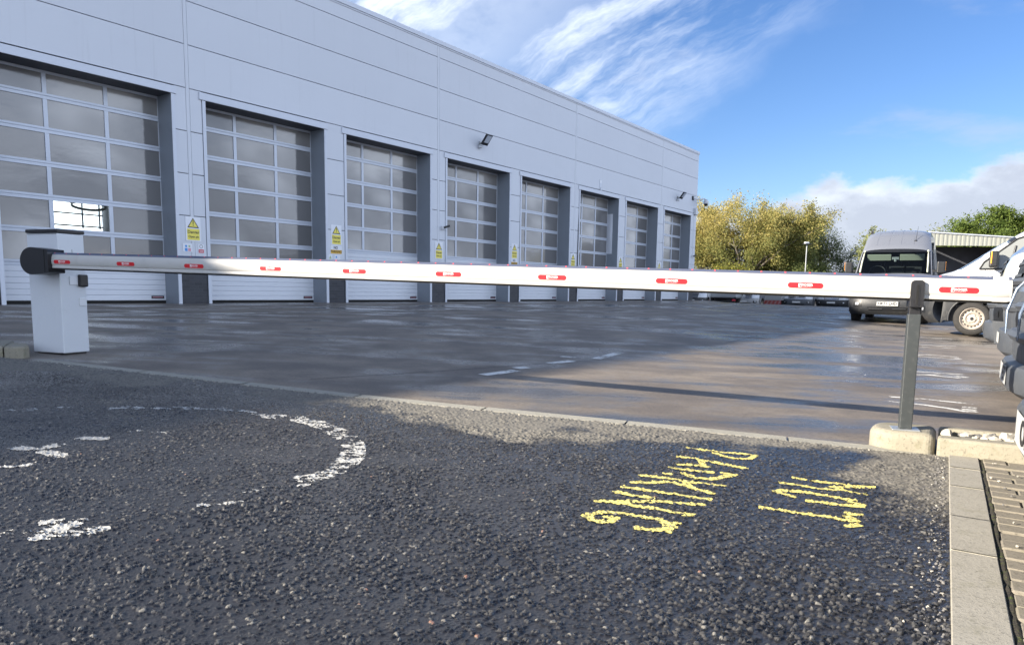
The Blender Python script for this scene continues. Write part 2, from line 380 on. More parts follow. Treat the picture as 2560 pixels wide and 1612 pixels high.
def yardm():
    m,t,b=nt('worn_wet_yard_asphalt'); co=objco(t)
    cu=vscale(t,co,(1,1,0))
    big=noise(t,cu,.33,6,.6); mid=noise(t,cu,1.3,6,.62); fine=noise(t,cu,42,4,.7); vf=noise(t,cu,160,3,.7)
    strk=noise(t,vscale(t,co,(.16,1.7,0)),1.0,6,.6)
    wetn=math_(t,'ADD',math_(t,'MULTIPLY',big,.50),math_(t,'ADD',math_(t,'MULTIPLY',mid,.20),math_(t,'MULTIPLY',strk,.36)))
    wet=sstep(t,wetn,.495,.615)
    dryc=mixc(t,sstep(t,mid,.35,.68),(.135,.115,.096),(.265,.222,.172))
    dryc=mixc(t,math_(t,'MULTIPLY',sstep(t,strk,.55,.75),.6),dryc,(.085,.070,.060))
    wetc=mixc(t,mid,(.030,.029,.030),(.055,.051,.050))
    c=mixc(t,wet,dryc,wetc)
    c=mixc(t,math_(t,'MULTIPLY',sstep(t,fine,.48,.70),.62),c,(.045,.04,.036)); c=mixc(t,math_(t,'MULTIPLY',sstep(t,vf,.54,.72),.5),c,(.36,.32,.27))
    # tar joints between the laid strips
    t.links.new(c,b.inputs['Base Color'])
    r=N(t,'ShaderNodeMapRange'); r.inputs['To Min'].default_value=.62; r.inputs['To Max'].default_value=.14; t.links.new(wet,r.inputs['Value'])
    t.links.new(r.outputs[0],b.inputs['Roughness'])
    sp=math_(t,'MULTIPLY_ADD',wet,.25); t.nodes[-1].inputs[2].default_value=.35; t.links.new(sp,b.inputs['Specular IOR Level'])
    st=math_(t,'MULTIPLY_ADD',wet,-.40); t.nodes[-1].inputs[2].default_value=.60
    n=N(t,'ShaderNodeBump'); n.inputs['Distance'].default_value=.006; t.links.new(fine,n.inputs['Height']); t.links.new(st,n.inputs['Strength'])
    n2=N(t,'ShaderNodeBump'); n2.inputs['Distance'].default_value=.003; n2.inputs['Strength'].default_value=.35; t.links.new(vf,n2.inputs['Height']); t.links.new(n.outputs[0],n2.inputs['Normal'])
    t.links.new(n2.outputs[0],b.inputs['Normal'])
    return m
M['yard']=yardm()
def roadm(paint=None,name='wet_chipped_asphalt'):
    m,t,b=nt(name); co=objco(t); cu=vscale(t,co,(1,1,0))
    chip=N(t,'ShaderNodeAttribute',attribute_name='chip').outputs['Fac']; hg=N(t,'ShaderNodeAttribute',attribute_name='hgt').outputs['Fac']; dry=N(t,'ShaderNodeAttribute',attribute_name='dry').outputs['Fac']
    grit=noise(t,cu,420,3,.7); mid=noise(t,cu,1.7,5,.6)
    st=sstep(t,hg,.15,.5)
    stone=mixc(t,sstep(t,chip,.2,.9),(.006,.006,.006),(.066,.064,.060)); stone=mixc(t,sstep(t,chip,.965,.975),stone,(.19,.18,.155)); stone=mixc(t,sstep(t,chip,.9985,.999),stone,(.24,.13,.09))
    wetc=mixc(t,st,mixc(t,mid,(.012,.012,.0135),(.023,.0225,.024)),stone)
    dryc=mixc(t,st,mixc(t,mid,(.130,.120,.100),(.20,.185,.152)),mixc(t,chip,(.05,.048,.042),(.22,.205,.17)))
    c=mixc(t,dry,wetc,dryc)
    c=mixc(t,math_(t,'MULTIPLY',sstep(t,grit,.55,.75),.3),c,(.15,.145,.13))
    if paint:
        pn=sstep(t,noise(t,cu,90,5,.7),.30,.48); c=mixc(t,pn,c,paint)
    t.links.new(c,b.inputs['Base Color'])
    r=math_(t,'ADD',math_(t,'MULTIPLY',st,-.13),.28); r=math_(t,'ADD',r,math_(t,'MULTIPLY',math_(t,'SUBTRACT',mid,.42),.55)); rr=N(t,'ShaderNodeMix'); t.links.new(dry,rr.inputs[0]); t.links.new(r,rr.inputs[2]); rr.inputs[3].default_value=.85
    if paint: b.inputs['Roughness'].default_value=.6
    else: t.links.new(rr.outputs[0],b.inputs['Roughness'])
    b.inputs['Specular IOR Level'].default_value=.62
    bump(t,grit,.35,.0014,b)
    return m
M['road']=roadm()
# the yard: one sheet
us=np.concatenate([np.linspace(-400,-61,40),np.arange(-60,100,.8),np.linspace(101,600,50)]); ds=np.concatenate([np.linspace(-500,-31,50),np.arange(-30,40,.5),np.linspace(41,500,50)])
U,D=np.meshgrid(us,ds,indexing='ij'); X=OX+U*UX+D*UY; Y=OY+U*UY-D*UX
Z=gz(X,Y)
yard=np_mesh('yard',np.stack([X,Y,Z],-1).reshape(-1,3),gridf(*X.shape)[:,::-1],M['yard']); tag(yard,kind='structure')
# the road in front: coarse sheet, then the near stretch with its real chippings
KD=16.80
def kerbx(Y):                              # kerb line d = KD
    # d=(X-OX)*UY-(Y-OY)*UX
    return OX+(KD+(Y-OY)*UX)/UY
xs=np.linspace(-1,1,60)
P=[]
Ys=np.linspace(0,1,50)
A=np.array([-3.729,5.841]); e=np.array([ED.x,ED.y])
rows=[]
for s in np.concatenate([np.linspace(-60,-4,20),np.linspace(-3.4,6.33,40)]):
    p=A+e*s; rows.append([(p[0]-EN[0]*w_-(0),p[1]-EN[1]*w_) for w_ in np.concatenate([np.linspace(.03,6,24),np.linspace(7,60,14)])])
G=np.array(rows); GX,GY=G[...,0],G[...,1]; dd=gud(GX,GY)[1]; over=np.maximum(dd-KD,0); GX=GX-over*UY; GY=GY+over*UX
GZ=gz(GX,GY)+.004
road0=np.stack([GX,GY,GZ],-1).reshape(-1,3); roadf=gridf(*GX.shape)
# near stretch
NA,NR=1230,840
a_=np.linspace(-1.05,.668,NA)               # spread of rays over the ground
def yend(a):
    # crossing with edging line
    Ye=(EN[0]*3.729*-1+EN[1]*5.841)/(EN[0]*a+EN[1])-.0
    return Ye
Yk=(-OX*UY+KD*0)  # placeholder
ye=(EN[1]*5.841-EN[0]*3.729)/(EN[0]*a_+EN[1])-.045
# kerb crossing: (aY-OX)*UY-(Y-OY)*UX = KD
den=a_*UY-UX; yk=np.where(den>1e-4,(KD+OX*UY-OY*UX)/np.where(np.abs(den)<1e-4,1e-4,den),1e9)
yk=np.where(yk<0.2,1e9,yk); y0=1.0
y1=np.minimum(ye,yk)
tt=np.linspace(0,1,NR)[:,None]
y1=np.maximum(y1,y0+.02)
YY=1/((1-tt)/y0+tt/y1[None,:]); YY=.45*YY+.55*(y0+(y1[None,:]-y0)*tt) 
XX=a_[None,:]*YY
f1,f2,idc,tilt_=voro(XX,YY,.0130,1); prd=np.clip((idc-.54)/.46,0,1); edge=np.clip((f2-f1)/.5,0,1)
st_=np.clip(np.clip((f2-f1)/.30,0,1)*(.45+.55*prd)*(prd>0)+tilt_*1.1*np.clip((f2-f1)/.3,0,1)*(prd>0),0,1.3)
g1,g2,ig,tilt2=voro(XX,YY,.008,31); st2=np.clip(1-(g1/.6)**2,0,1)*(ig>.55)
patch=fbm(XX,YY,.22,3); big_=fbm(XX,YY,.75,23,3); st_=st_*(.55+.35*np.clip((patch-.30)/.3,0,1)+.35*np.clip((big_-.35)/.3,0,1))
und=(fbm(XX,YY,.12,11)-.5)*.006
hh=np.clip(st_+.30*st2,0,1)
ZZ=gz(XX,YY)+.008+.0068*st_+.0016*st2+und
de=-edist(XX,YY); dk=KD-gud(XX,YY)[1]
rag=(fbm(XX,YY,.42,41,5)-.5)*1.5
uu=gud(XX,YY)[0]
wid=.40+.16*np.sin(gud(XX,YY)[1]*1.3+1.0)+rag*.75
dry=np.clip((wid-de)/.16+.5,0,1)
wk=.20+.22*np.clip((uu+7.6)/1.2,0,1)+rag*.5
dry=np.maximum(dry,np.clip((wk-dk)/.15+.4,0,1)*np.clip((uu+7.5)/.5,0,1)*.95)
dry=np.clip(dry+ (fbm(XX,YY,.03,77,3)-.5)*.9*(dry>.02)*(dry<.98),0,1)
co=np.stack([XX,YY,ZZ],-1).reshape(-1,3); fc=gridf(NR,NA)
n0=len(road0)
allc=np.concatenate([road0,co]); allf=np.concatenate([roadf[:,::-1],fc+n0])
z0=np.zeros(n0)
road=np_mesh('road',allc,allf,M['road'],{'chip':np.concatenate([z0+.3,np.where(idc>.54,(idc-.54)/.46,ig).ravel()]),'hgt':np.concatenate([z0,hh.ravel()]),'dry':np.concatenate([z0,dry.ravel()])})
tag(road,kind='structure')
YEL1=[[(0.921,3.772),(1.047,3.716),(1.18,3.682),(1.236,3.668)],[(1.236,3.668),(1.181,3.585),(1.109,3.58),(1.061,3.619),(1.033,3.68)],[(0.825,3.561),(0.901,3.538),(0.967,3.493),(1.059,3.413),(1.097,3.391)],[(0.917,3.507),(0.907,3.408)],[(0.791,3.41),(0.868,3.401),(0.921,3.389)],[(0.742,3.337),(0.862,3.302),(0.914,3.29)],[(0.777,3.247),(0.815,3.182),(0.883,3.174),(0.947,3.217),(1.01,3.26),(0.967,3.286)],[(0.689,3.219),(0.704,3.226)],[(0.578,3.176),(0.703,3.151),(0.796,3.104),(0.904,3.073)],[(0.521,3.061),(0.601,3.073),(0.674,3.097),(0.744,3.06)],[(0.753,3.097),(0.757,3.015),(0.822,2.958)],[(0.469,2.982),(0.562,2.951),(0.684,2.909),(0.789,2.867)],[(0.428,2.903),(0.484,2.868),(0.559,2.848)],[(0.337,2.775),(0.439,2.779),(0.598,2.803),(0.742,2.784)],[(0.406,2.765),(0.463,2.739),(0.517,2.717)],[(0.537,2.711),(0.603,2.683),(0.635,2.664)],[(0.648,2.657),(0.676,2.664)],[(0.592,2.549),(0.555,2.536),(0.539,2.584),(0.473,2.615),(0.418,2.638),(0.361,2.649),(0.299,2.622),(0.269,2.587),(0.304,2.535),(0.355,2.534),(0.381,2.58),(0.35,2.585)],[(0.444,2.48),(0.489,2.466),(0.548,2.486),(0.573,2.513)],[(0.555,2.536),(0.546,2.461)]]
YEL2=[[(1.281,3.257),(1.312,3.239)],[(1.35,3.212),(1.44,3.189),(1.502,3.161),(1.575,3.147)],[(1.188,3.161),(1.266,3.125),(1.347,3.085),(1.416,3.077),(1.488,3.031)],[(1.39,3.129),(1.468,3.139),(1.555,3.141)],[(1.488,3.031),(1.435,3.066),(1.404,3.105)],[(1.158,2.954),(1.132,2.986),(1.109,3.015),(1.152,3.041),(1.198,3.035),(1.248,3.018),(1.323,2.971),(1.397,2.929)],[(1.37,2.899),(1.403,2.869)],[(1.385,2.848),(1.32,2.86),(1.252,2.886)],[(1.201,2.898),(1.224,2.894)],[(0.975,2.782),(1.077,2.75),(1.179,2.708),(1.246,2.669),(1.272,2.655)],[(1.295,2.754),(1.332,2.74)],[(1.276,2.711),(1.281,2.652)],[(1.225,2.597),(1.268,2.61)]]
WH=[[(-2.773,3.955),(-2.654,4.036)],[(-2.543,4.141),(-2.422,4.159)],[(-2.318,4.177),(-2.186,4.254)],[(-2.159,4.22),(-1.975,4.279),(-1.742,4.303),(-1.59,4.288),(-1.423,4.199)],[(-1.364,4.162),(-1.226,4.143)],[(-1.204,4.1),(-1.083,4.031),(-0.954,3.879),(-0.834,3.698),(-0.763,3.525),(-0.723,3.3),(-0.734,3.15),(-0.771,3.009),(-0.827,2.937)],[(-0.77,2.848),(-0.823,2.829)],[(-0.947,2.772),(-1.006,2.705)],[(-0.978,2.595),(-1.011,2.571)],[(-1.038,2.549),(-1.094,2.542)],[(-1.94,3.602),(-1.862,3.677),(-1.737,3.643)],[(-2.206,3.236),(-2.111,3.237),(-2.073,3.309)],[(-2.049,3.187),(-1.942,3.13)],[(-2.062,2.917),(-1.992,2.955),(-1.944,3.03)],[(-1.599,2.242),(-1.545,2.264),(-1.49,2.318),(-1.398,2.345)],[(-1.561,2.187),(-1.522,2.221)],[(-1.438,2.186),(-1.374,2.215),(-1.306,2.268)],[(-1.444,2.245),(-1.411,2.295)],[(-2.035,3.453),(-1.95,3.47)]]
BAY=[[(3.111,6.031),(3.204,6.025),(3.354,5.983),(3.507,5.89),(3.657,5.788)],[(2.975,5.781),(3.047,5.741),(3.183,5.672),(3.301,5.538),(3.356,5.391)],[(3.457,5.621),(3.543,5.573)],[(3.389,5.509),(3.484,5.477)],[(3.345,5.404),(3.436,5.4)],[(4.429,8.083),(4.623,8.044),(4.896,7.979)],[(4.353,7.942),(4.467,7.889)],[(4.266,7.781),(4.415,7.796),(4.616,7.912),(4.708,7.837),(4.769,7.725),(4.607,7.631),(4.51,7.727),(4.415,7.796)],[(5.638,10.293),(5.914,10.327),(6.179,10.22)],[(5.51,10.055),(5.711,9.968),(5.876,9.884),(6.031,9.944),(6.023,10.134),(5.829,10.055)],[(6.756,12.34),(7.02,12.284),(7.395,12.329)],[(6.596,11.93),(6.774,11.848),(7.122,11.886)],[(8.011,14.541),(8.284,14.518),(8.57,14.433)],[(8.003,14.128),(8.368,14.09)],[(9.12,16.496),(9.195,16.477)],[(9.185,16.433),(9.648,16.335)],[(9.981,18.234),(10.816,18.409)]]
DASH=[[(-0.255,6.354),(-0.114,6.533),(0.034,6.756)],[(0.034,6.912),(0.146,7.028)],[(0.371,7.43),(0.63,7.734)],[(0.532,8.124),(0.781,8.04)],[(0.908,8.046),(1.298,8.865)]]
# painted marks on the chipped road: the paint follows the stones
def ribbon_mask(polys,w,X,Y,wear,seed):
    m=np.zeros(X.shape,bool); jit=(fbm(X,Y,.02,seed,3)-.5)*.012
    for p in polys:
        for (x0,y0_),(x1,y1_) in zip(p[:-1],p[1:]):
            ww=w*1.6
            k=(X>min(x0,x1)-ww)&(X<max(x0,x1)+ww)&(Y>min(y0_,y1_)-ww)&(Y<max(y0_,y1_)+ww)
            if not k.any(): continue
            xs=X[k];ys=Y[k]; dx,dy=x1-x0,y1_-y0_; L=max(dx*dx+dy*dy,1e-9); s=np.clip(((xs-x0)*dx+(ys-y0_)*dy)/L,0,1)
            d=np.hypot(xs-x0-s*dx,ys-y0_-s*dy); m[k]|=(d+jit[k]<w)
    return m&(.6*fbm(X*.45,Y,.014,seed+3,3)+.4*fbm(X,Y,.09,seed+8,3)+.16*st_*(1 if wear>.3 else .25)<1-wear)
M['yellow']=roadm((.66,.575,.17),'worn_yellow_road_paint'); M['whitepaint']=roadm((.46,.455,.42),'worn_white_road_paint')
def paint(name,polys,w,wear,seed,mat):
    mk=ribbon_mask(polys,w,XX,YY,wear,seed).ravel(); q=mk[fc]; sel=fc[q.sum(1)>=3]
    ids,inv=np.unique(sel.ravel(),return_inverse=True); c_=co[ids].copy(); c_[:,2]+=.0019-.0068*np.maximum(st_.ravel()[ids]-.50,0)
    o=np_mesh(name,c_,inv.reshape(-1,4),mat,{'chip':np.where(idc>.54,(idc-.54)/.46,ig).ravel()[ids],'hgt':hh.ravel()[ids],'dry':dry.ravel()[ids]*0+.4})
    return tag(o,kind='structure')
paint('yellow_marking',YEL1+YEL2,.0178,.24,51,M['yellow'])
WS=WH[4:6]+WH[11:13]+WH[15:19]; WF=[p for p in WH if p not in WS]
_k=paint; 
def ribbon_union(groups):
    mk=None
    for polys,w,wear,seed in groups:
        m_=ribbon_mask(polys,w,XX,YY,wear,seed); mk=m_ if mk is None else mk|m_
    return mk.ravel()
mk=ribbon_union([(WS[:2],.060,.445,61),(WS[2:],.036,.42,63),(WH[:4],.034,.455,65),([p for p in WF if p not in WH[:4]],.018,.47,67)])
q=mk[fc]; sel=fc[q.sum(1)>=3]; ids,inv=np.unique(sel.ravel(),return_inverse=True); c_=co[ids].copy(); c_[:,2]+=.0019-.0068*np.maximum(st_.ravel()[ids]-.50,0)
tag(np_mesh('white_marking',c_,inv.reshape(-1,4),M['whitepaint'],{'chip':np.where(idc>.54,(idc-.54)/.46,ig).ravel()[ids],'hgt':hh.ravel()[ids],'dry':dry.ravel()[ids]*0+.4}),kind='structure')
# painted lines on the yard
def paintm():
    m,t,b=nt('worn_yard_line_paint'); co=objco(t); b.inputs['Base Color'].default_value=(.70,.69,.64,1); b.inputs['Roughness'].default_value=.55
    a=math_(t,'ADD',math_(t,'MULTIPLY',noise(t,co,3.5,4,.6),.55),math_(t,'MULTIPLY',noise(t,co,45,5,.7),.45)); f=sstep(t,a,.42,.52); tr=N(t,'ShaderNodeBsdfTransparent'); mx=N(t,'ShaderNodeMixShader')
    t.links.new(f,mx.inputs[0]); t.links.new(tr.outputs[0],mx.inputs[1]); t.links.new(b.outputs[0],mx.inputs[2]); t.links.new(mx.outputs[0],t.nodes['Material Output'].inputs[0]); return m
M['line']=paintm()
def ribbon(mb,p,w,dz=.0035):
    pts=[]
    for a,b_ in zip(p[:-1],p[1:]):
        a=Vector(a);b_=Vector(b_); n=max(2,int((b_-a).length/.4)); pts+= [a.lerp(b_,i/n) for i in range(n)]
    pts.append(Vector(p[-1])); L=[]
    for i,q in enumerate(pts):
        d=(pts[min(i+1,len(pts)-1)]-pts[max(i-1,0)]).normalized(); n=Vector((-d.y,d.x))*w/2
        L.append([(q.x+n.x,q.y+n.y,gzf(q.x+n.x,q.y+n.y)+dz),(q.x-n.x,q.y-n.y,gzf(q.x-n.x,q.y-n.y)+dz)])
    mb.grid(L)
b=MB()
for p in BAY: ribbon(b,p,.065)
for p in DASH: ribbon(b,p,.11,.003)
def ul(u0,d0,u1,d1,w=.09,z=.004): ribbon(b,[tuple(W(u0,d0)[:2]),tuple(W(u1,d1)[:2])],w,z)
JN=MB()
for p in ([(-1.55,5.65),(-.6,6.5),(.3,7.4),(1.1,8.1)],[(3.2,11.1),(4.3,13.0)]): ribbon(JN,p,.009,.002)
tag(JN.build('yard_joint',M['gap']),kind='structure')
ul(-13,5.25,6.2,5.22,.12); ul(6.9,5.22,10,5.4); ul(10.6,5.5,20,6.2)
ul(-13,3.5,1.2,3.45,.11); ul(1.6,3.45,4.2,3.6,.08); ul(4.8,3.65,8.5,3.9,.08); ul(9.2,3.95,13,4.1,.08); ul(14,4.2,20,4.6,.08); ul(16,7.0,26,5.0,.09); ul(18,9,30,10,.1)
tag(b.build('yard_marking',M['line']),kind='structure')
# ------------------------------------------------------------------ edging, kerbs, block paving
b=MB(); A3=Vector((-3.80,5.865)); L=6.33; n=7; rr=random.Random(3)
ef=Vector((EN[0],EN[1]))
cuts=[0]+[ .15+.915*i for i in range(1,8)]; cuts=[c for c in cuts if c<L]+[L-.02]
for s0,s1 in zip(cuts[:-1],cuts[1:]):
    if abs(s0-4.7)<.5: s1-=.0
    k=6; w0=-.055+rr.uniform(-.004,.004); rows=[]
    for i in range(k+1):
        s=s0+.006+(s1-s0-.012)*i/k; p=A3+Vector((ED.x,ED.y))*s
        q=[]
        for off,dz in ((w0,-.03),(w0+.004,.011),(w0+.118,.012),(w0+.124,-.03)):
            r_=p+ef*off; q.append((r_.x,r_.y,gzf(r_.x,r_.y)+dz))
        rows.append(q)
    b.grid(rows,smooth=False)
tag(b.build('edging_strip',M['edging']),kind='structure')
# flush kerb along d = 16.80 .. 16.95 and moss joint
def udbox(mb,u0,u1,d0,d1,z0,z1,mi=0):
    q=[W(u0,d0),W(u1,d0),W(u1,d1),W(u0,d1)]; vs=[(p.x,p.y,z0) for p in q]+[(p.x,p.y,z1) for p in q]
    mb.add(vs,[(0,1,2,3),(7,6,5,4),(0,4,5,1),(1,5,6,2),(2,6,7,3),(3,7,4,0)],mi)
def kd(u): return 16.75+(-6.02-u)*.0886   # the kerb drifts a little off the grid
b=MB(); uj=[-5.98,-6.41,-6.82,-7.34,-7.78,-8.6,-9.5,-10.4,-11.3,-12.2]
for ua,ub in zip(uj[:-1],uj[1:]):
    tilt=rr.uniform(-.002,.002); ua-=.0022; ub+=.0022
    q=[W(ub,kd(ub)),W(ua,kd(ua)),W(ua,kd(ua)+.132),W(ub,kd(ub)+.132)]; vs=[(p.x,p.y,-.08) for p in q]+[(p.x,p.y,.020+tilt) for p in q]
    b.add(vs,[(0,1,2,3),(7,6,5,4),(0,4,5,1),(1,5,6,2),(2,6,7,3),(3,7,4,0)])
M['flushkerb']=concrete('pale_flush_kerb_concrete',(.25,.235,.195),(.345,.325,.275),.30)
tag(b.build('kerb',M['flushkerb'],bevel=.003,seg=1),kind='structure')
b=MB(); q=[W(-12.2,kd(-12.2)+.004),W(-5.99,kd(-5.99)+.004),W(-5.99,kd(-5.99)+.128),W(-12.2,kd(-12.2)+.128)]
b.add([(p.x,p.y,.0158) for p in q],[(3,2,1,0)])
for u in uj[1:]:
    q=[W(u-.004,kd(u)+.002),W(u+.003,kd(u)+.002),W(u+.004,kd(u)+.130),W(u-.003,kd(u)+.130)]; b.add([(p.x,p.y,.0232) for p in q],[(3,2,1,0)])
tag(b.build('kerb_bedding',M['soil']),kind='structure')
b=MB()
us_=np.arange(-12.2,-5.9,.05); rows=[]
for u in us_:
    d0=kd(u)+.132; rows.append([tuple(W(u,d0-.01,.004)),tuple(W(u,d0+.012,.012+.010*rr.random())),tuple(W(u,d0+.018,.012+.008*rr.random())),tuple(W(u,d0+.03,.005))])
b.grid(rows); tag(b.build('moss_joint',M['moss']),kind='stuff',label='strip of moss and soil in the joint beside the flush kerb',cat='moss')
b=MB(); q=[W(-12.2,17.28),W(-5.7,16.75),W(-5.7,20.5),W(-12.2,20.5)]
b.add([(p.x,p.y,.010) for p in q],[(3,2,1,0)]); tag(b.build('paving_bed',M['soil']),kind='structure')
b=MB()
row=0; u=-5.98
while u>-12:
    off=(row%2)*.105
    for k in range(-1,16):
        d0=kd(u)+.152+off+k*.212
        if d0<kd(u)+.149:
            d0=kd(u)+.150; d1=kd(u)+.152+off+k*.212+.205
            if d1-d0<.03: continue
        else: d1=d0+.205
        z=.018+rr.uniform(-.003,.003); ua,ub=u+rr.uniform(-.003,0),u-.097+rr.uniform(0,.003); d0-=kd(u); d1-=kd(u)
        q=[W(ub,kd(ub)+d0),W(ua,kd(ua)+d0),W(ua,kd(ua)+d1),W(ub,kd(ub)+d1)]; vs=[(p.x,p.y,-.04) for p in q]+[(p.x,p.y,z) for p in q]
        b.add(vs,[(0,1,2,3),(7,6,5,4),(0,4,5,1),(1,5,6,2),(2,6,7,3),(3,7,4,0)])
    u-=.105; row+=1
tag(b.build('pavement',M['paver'],bevel=.005,seg=1),kind='structure')
# raised island with rounded nose, planter kerbs and rubble
PX,PY=2.157,4.0
pa=Vector((.86,-.51)).normalized(); pq=Vector((-pa.y,pa.x))
def I(p,q): v=Vector((PX,PY))+pa*p+pq*q; return (v.x,v.y)
b=MB(); pts=[]
qc,hw=.07,.170
for k in range(33):
    a=math.pi/2+math.pi*k/32; ca_=math.cos(a); sa_=math.sin(a)
    pts.append(I(-.0+.175*(abs(ca_)**.75)*(-1), qc+hw*(abs(sa_)**.8)*(1 if sa_>0 else -1)))
pts+= [I(.15,qc-hw),I(.15,qc+hw)]
b.slab(pts,-.06,.118)
isl=b.build('kerb_island',M['kerb'],bevel=.042,seg=5); tag(isl,kind='structure')
b=MB()
for p0,p1 in ((.160,1.09),(1.10,2.0)):
    b.slab([I(p0,-.105),I(p1,-.105),I(p1,.0),I(p0,.0)],-.06,.106)
    b.slab([I(p0,.165),I(p1,.165),I(p1,.235),I(p0,.235)],-.06,.118)
k=b.build('planter_kerb',M['kerb'],bevel=.016,seg=3); tag(k,kind='structure')
b=MB(); b.slab([I(.165,-.01),I(2,-.01),I(2,.19),I(.165,.19)],-.02,.072); tag(b.build('planter_soil',M['soil']),kind='structure')
def rock(mb,c,s,mi=0,r_=random):
    n=6; m=8; vs=[]; rad=[[r_.uniform(.7,1.15) for _ in range(m)] for _ in range(n+1)]
    ax=[r_.uniform(.6,1.2) for _ in range(3)]; rz=r_.uniform(0,6.3)
    for i in range(n+1):
        th=math.pi*i/n
        for j in range(m):
            ph=2*math.pi*j/m; r=rad[i][j] if 0<i<n else rad[i][0]
            x=s*ax[0]*r*math.sin(th)*math.cos(ph); y=s*ax[1]*r*math.sin(th)*math.sin(ph); z=s*.7*ax[2]*r*math.cos(th)
            vs.append((c[0]+x*math.cos(rz)-y*math.sin(rz),c[1]+x*math.sin(rz)+y*math.cos(rz),c[2]+z))
    mb.add(vs,[(i*m+j,(i+1)*m+j,(i+1)*m+(j+1)%m,i*m+(j+1)%m) for i in range(n) for j in range(m)],mi)
M['rock']=concrete('pale_rubble',(.30,.28,.24),(.50,.47,.40),.1); M['rock2']=concrete('dark_rubble',(.10,.10,.10),(.2,.19,.18),.1)
b=MB(); r5=random.Random(5)
for i in range(150):
    p=r5.uniform(.19,1.95); q=r5.uniform(.02,.155); x,y=I(p,q); rock(b,(x,y,.082+r5.uniform(0,.025)),r5.uniform(.016,.042),0 if r5.random()<.72 else 1,r5)
tag(b.build('rubble',[M['rock'],M['rock2']],sharp=30),'loose pale stones lying in the narrow trough behind the kerb','rubble',kind='stuff')
# loose grit along the kerb foot
b=MB()
for i in range(520):
    u=r5.uniform(-9.2,-6.1); d=kd(u)-.012-abs(r5.gauss(0,.045)); p=W(u,d); rock(b,(p.x,p.y,gzf(p.x,p.y)+.010),r5.uniform(.002,.0065),0 if r5.random()<.12 else 1,r5)
for i in range(60):
    s=r5.uniform(0,6.2); p=Vector((-3.729,5.841))+Vector((ED.x,ED.y))*s+ef*(-.05-abs(r5.gauss(0,.05))); rock(b,(p.x,p.y,gzf(p.x,p.y)+.012),r5.uniform(.003,.008),0 if r5.random()<.5 else 1,r5)
for i in range(90):
    u=r5.uniform(-9.2,-6.1); d=kd(u)+.16+abs(r5.gauss(0,.4)); p=W(u,d); rock(b,(p.x,p.y,.027),r5.uniform(.003,.008),0 if r5.random()<.5 else 1,r5)
tag(b.build('grit',[M['rock'],M['rock2']]),'fine loose grit gathered along the foot of the flush kerb','grit',kind='stuff')
# raised kerb by the cabinet, at the left
b=MB()
def C(p,q): v=Vector((-3.93,5.98))+Vector((-.94,.10))*p+Vector((-.45,.84))*q; return (v.x,v.y)
zc=gzf(-3.9,6.1)
b.slab([C(-.0,.12),C(.04,.03),C(.10,-.02),C(.22,-.03),C(.22,.45),C(.05,.45)],zc-.1,zc+.098)
for k in range(3): b.slab([C(.23+.915*k,-.03),C(1.13+.915*k,-.03),C(1.13+.915*k,.09),C(.23+.915*k,.09)],zc-.1,zc+.10)
b.slab([C(.24,.10),C(3,.10),C(3,.9),C(.24,.9)],zc-.1,zc+.09)
tag(b.build('raised_kerb',M['kerb'],bevel=.018,seg=3),kind='structure')

# ------------------------------------------------------------------ workshop building (local x = u, y = inwards, z = height)
BLD=empty('workshop_building',(OX,OY,BASE),ANG)
tag(BLD,'long silver clad workshop with eight tall glazed sectional doors','workshop')
B_=9.1387; UL=-46.0; UR=32.46; DEEP=26.0; TOP=8.68
seams=[-B_*4,-B_*3,-B_*2,-B_,0,B_,2*B_,3*B_]
opens=[]
for i in range(-2,4):
    opens+= [(i*B_+.44,i*B_+4.18),(i*B_+4.98,i*B_+8.72)]
opens=[o for o in opens if o[0]>-9.5 and o[1]<UR]
LIN=4.93
# dark backing wall with the openings left free
b=MB(); ys0,ys1=.05,.22
xs_=[UL]+[x for o in opens for x in o]+[UR-.03]
for i in range(0,len(xs_),2): b.box(xs_[i]+(.058 if i else 0),xs_[i+1]-.058,ys0,ys1,-.4,LIN+.06)
b.box(UL,UR-.03,ys0,ys1,LIN+.06,TOP-.06)
b.box(UL,UL+.2,ys1,DEEP,0,TOP-.3); b.box(UL+.2,UR-.2,DEEP-.2,DEEP,0,TOP-.3)
b.build('wall_backing',M['gap'],BLD)
b=MB(); b.box(UL,UR-.05,.22,DEEP,TOP-.5,TOP-.3); b.build('roof',M['trim'],BLD)
# cladding panels
b=MB(); g=.009
rows_=[(5.13,6.13),(6.13,7.13),(7.13,8.13),(8.13,8.53)]
xs2=[UL]+[s for s in seams if s>UL+1]+[UR]
for xa,xb in zip(xs2[:-1],xs2[1:]):
    a0=xa+(.053 if xa!=UL else 0); a1=xb-(.053 if xb!=UR else 0.0)
    for z0,z1 in rows_: b.box(a0,a1,0,.05,z0+g,z1-g)
def pil(x0,x1):
    for z0,z1 in ((1.06,2.13),(2.13,3.13),(3.13,4.13),(4.13,5.13)): b.box(x0,x1,0,.05,z0+g,z1-g)
tr=MB(); br=MB()
prev=None
edges=[]
op=sorted(opens)
for i,(x0,x1) in enumerate(op):
    nx=op[i+1][0] if i+1<len(op) else UR
    p0,p1=x1+.07,nx-(.07 if i+1<len(op) else 0)
    sm=[s for s in seams if p0<s<p1]
    if sm: pil(p0+.012,sm[0]-.053); pil(sm[0]+.053,p1-.012)
    elif i+1==len(op): pil(p0+.012,UR-.42); pil(UR-.31,UR)
    else: pil(p0+.012,p1-.012)
    br=MB(); br.box(p0+.004,p1-.004 if i+1<len(op) else p1,.012,.05,-.4,1.05); br.build('brick_plinth',M['brick'],BLD)
x0=op[0][0]; zz0=-13
pil(x0-.07-.36,x0-.07-.012); 
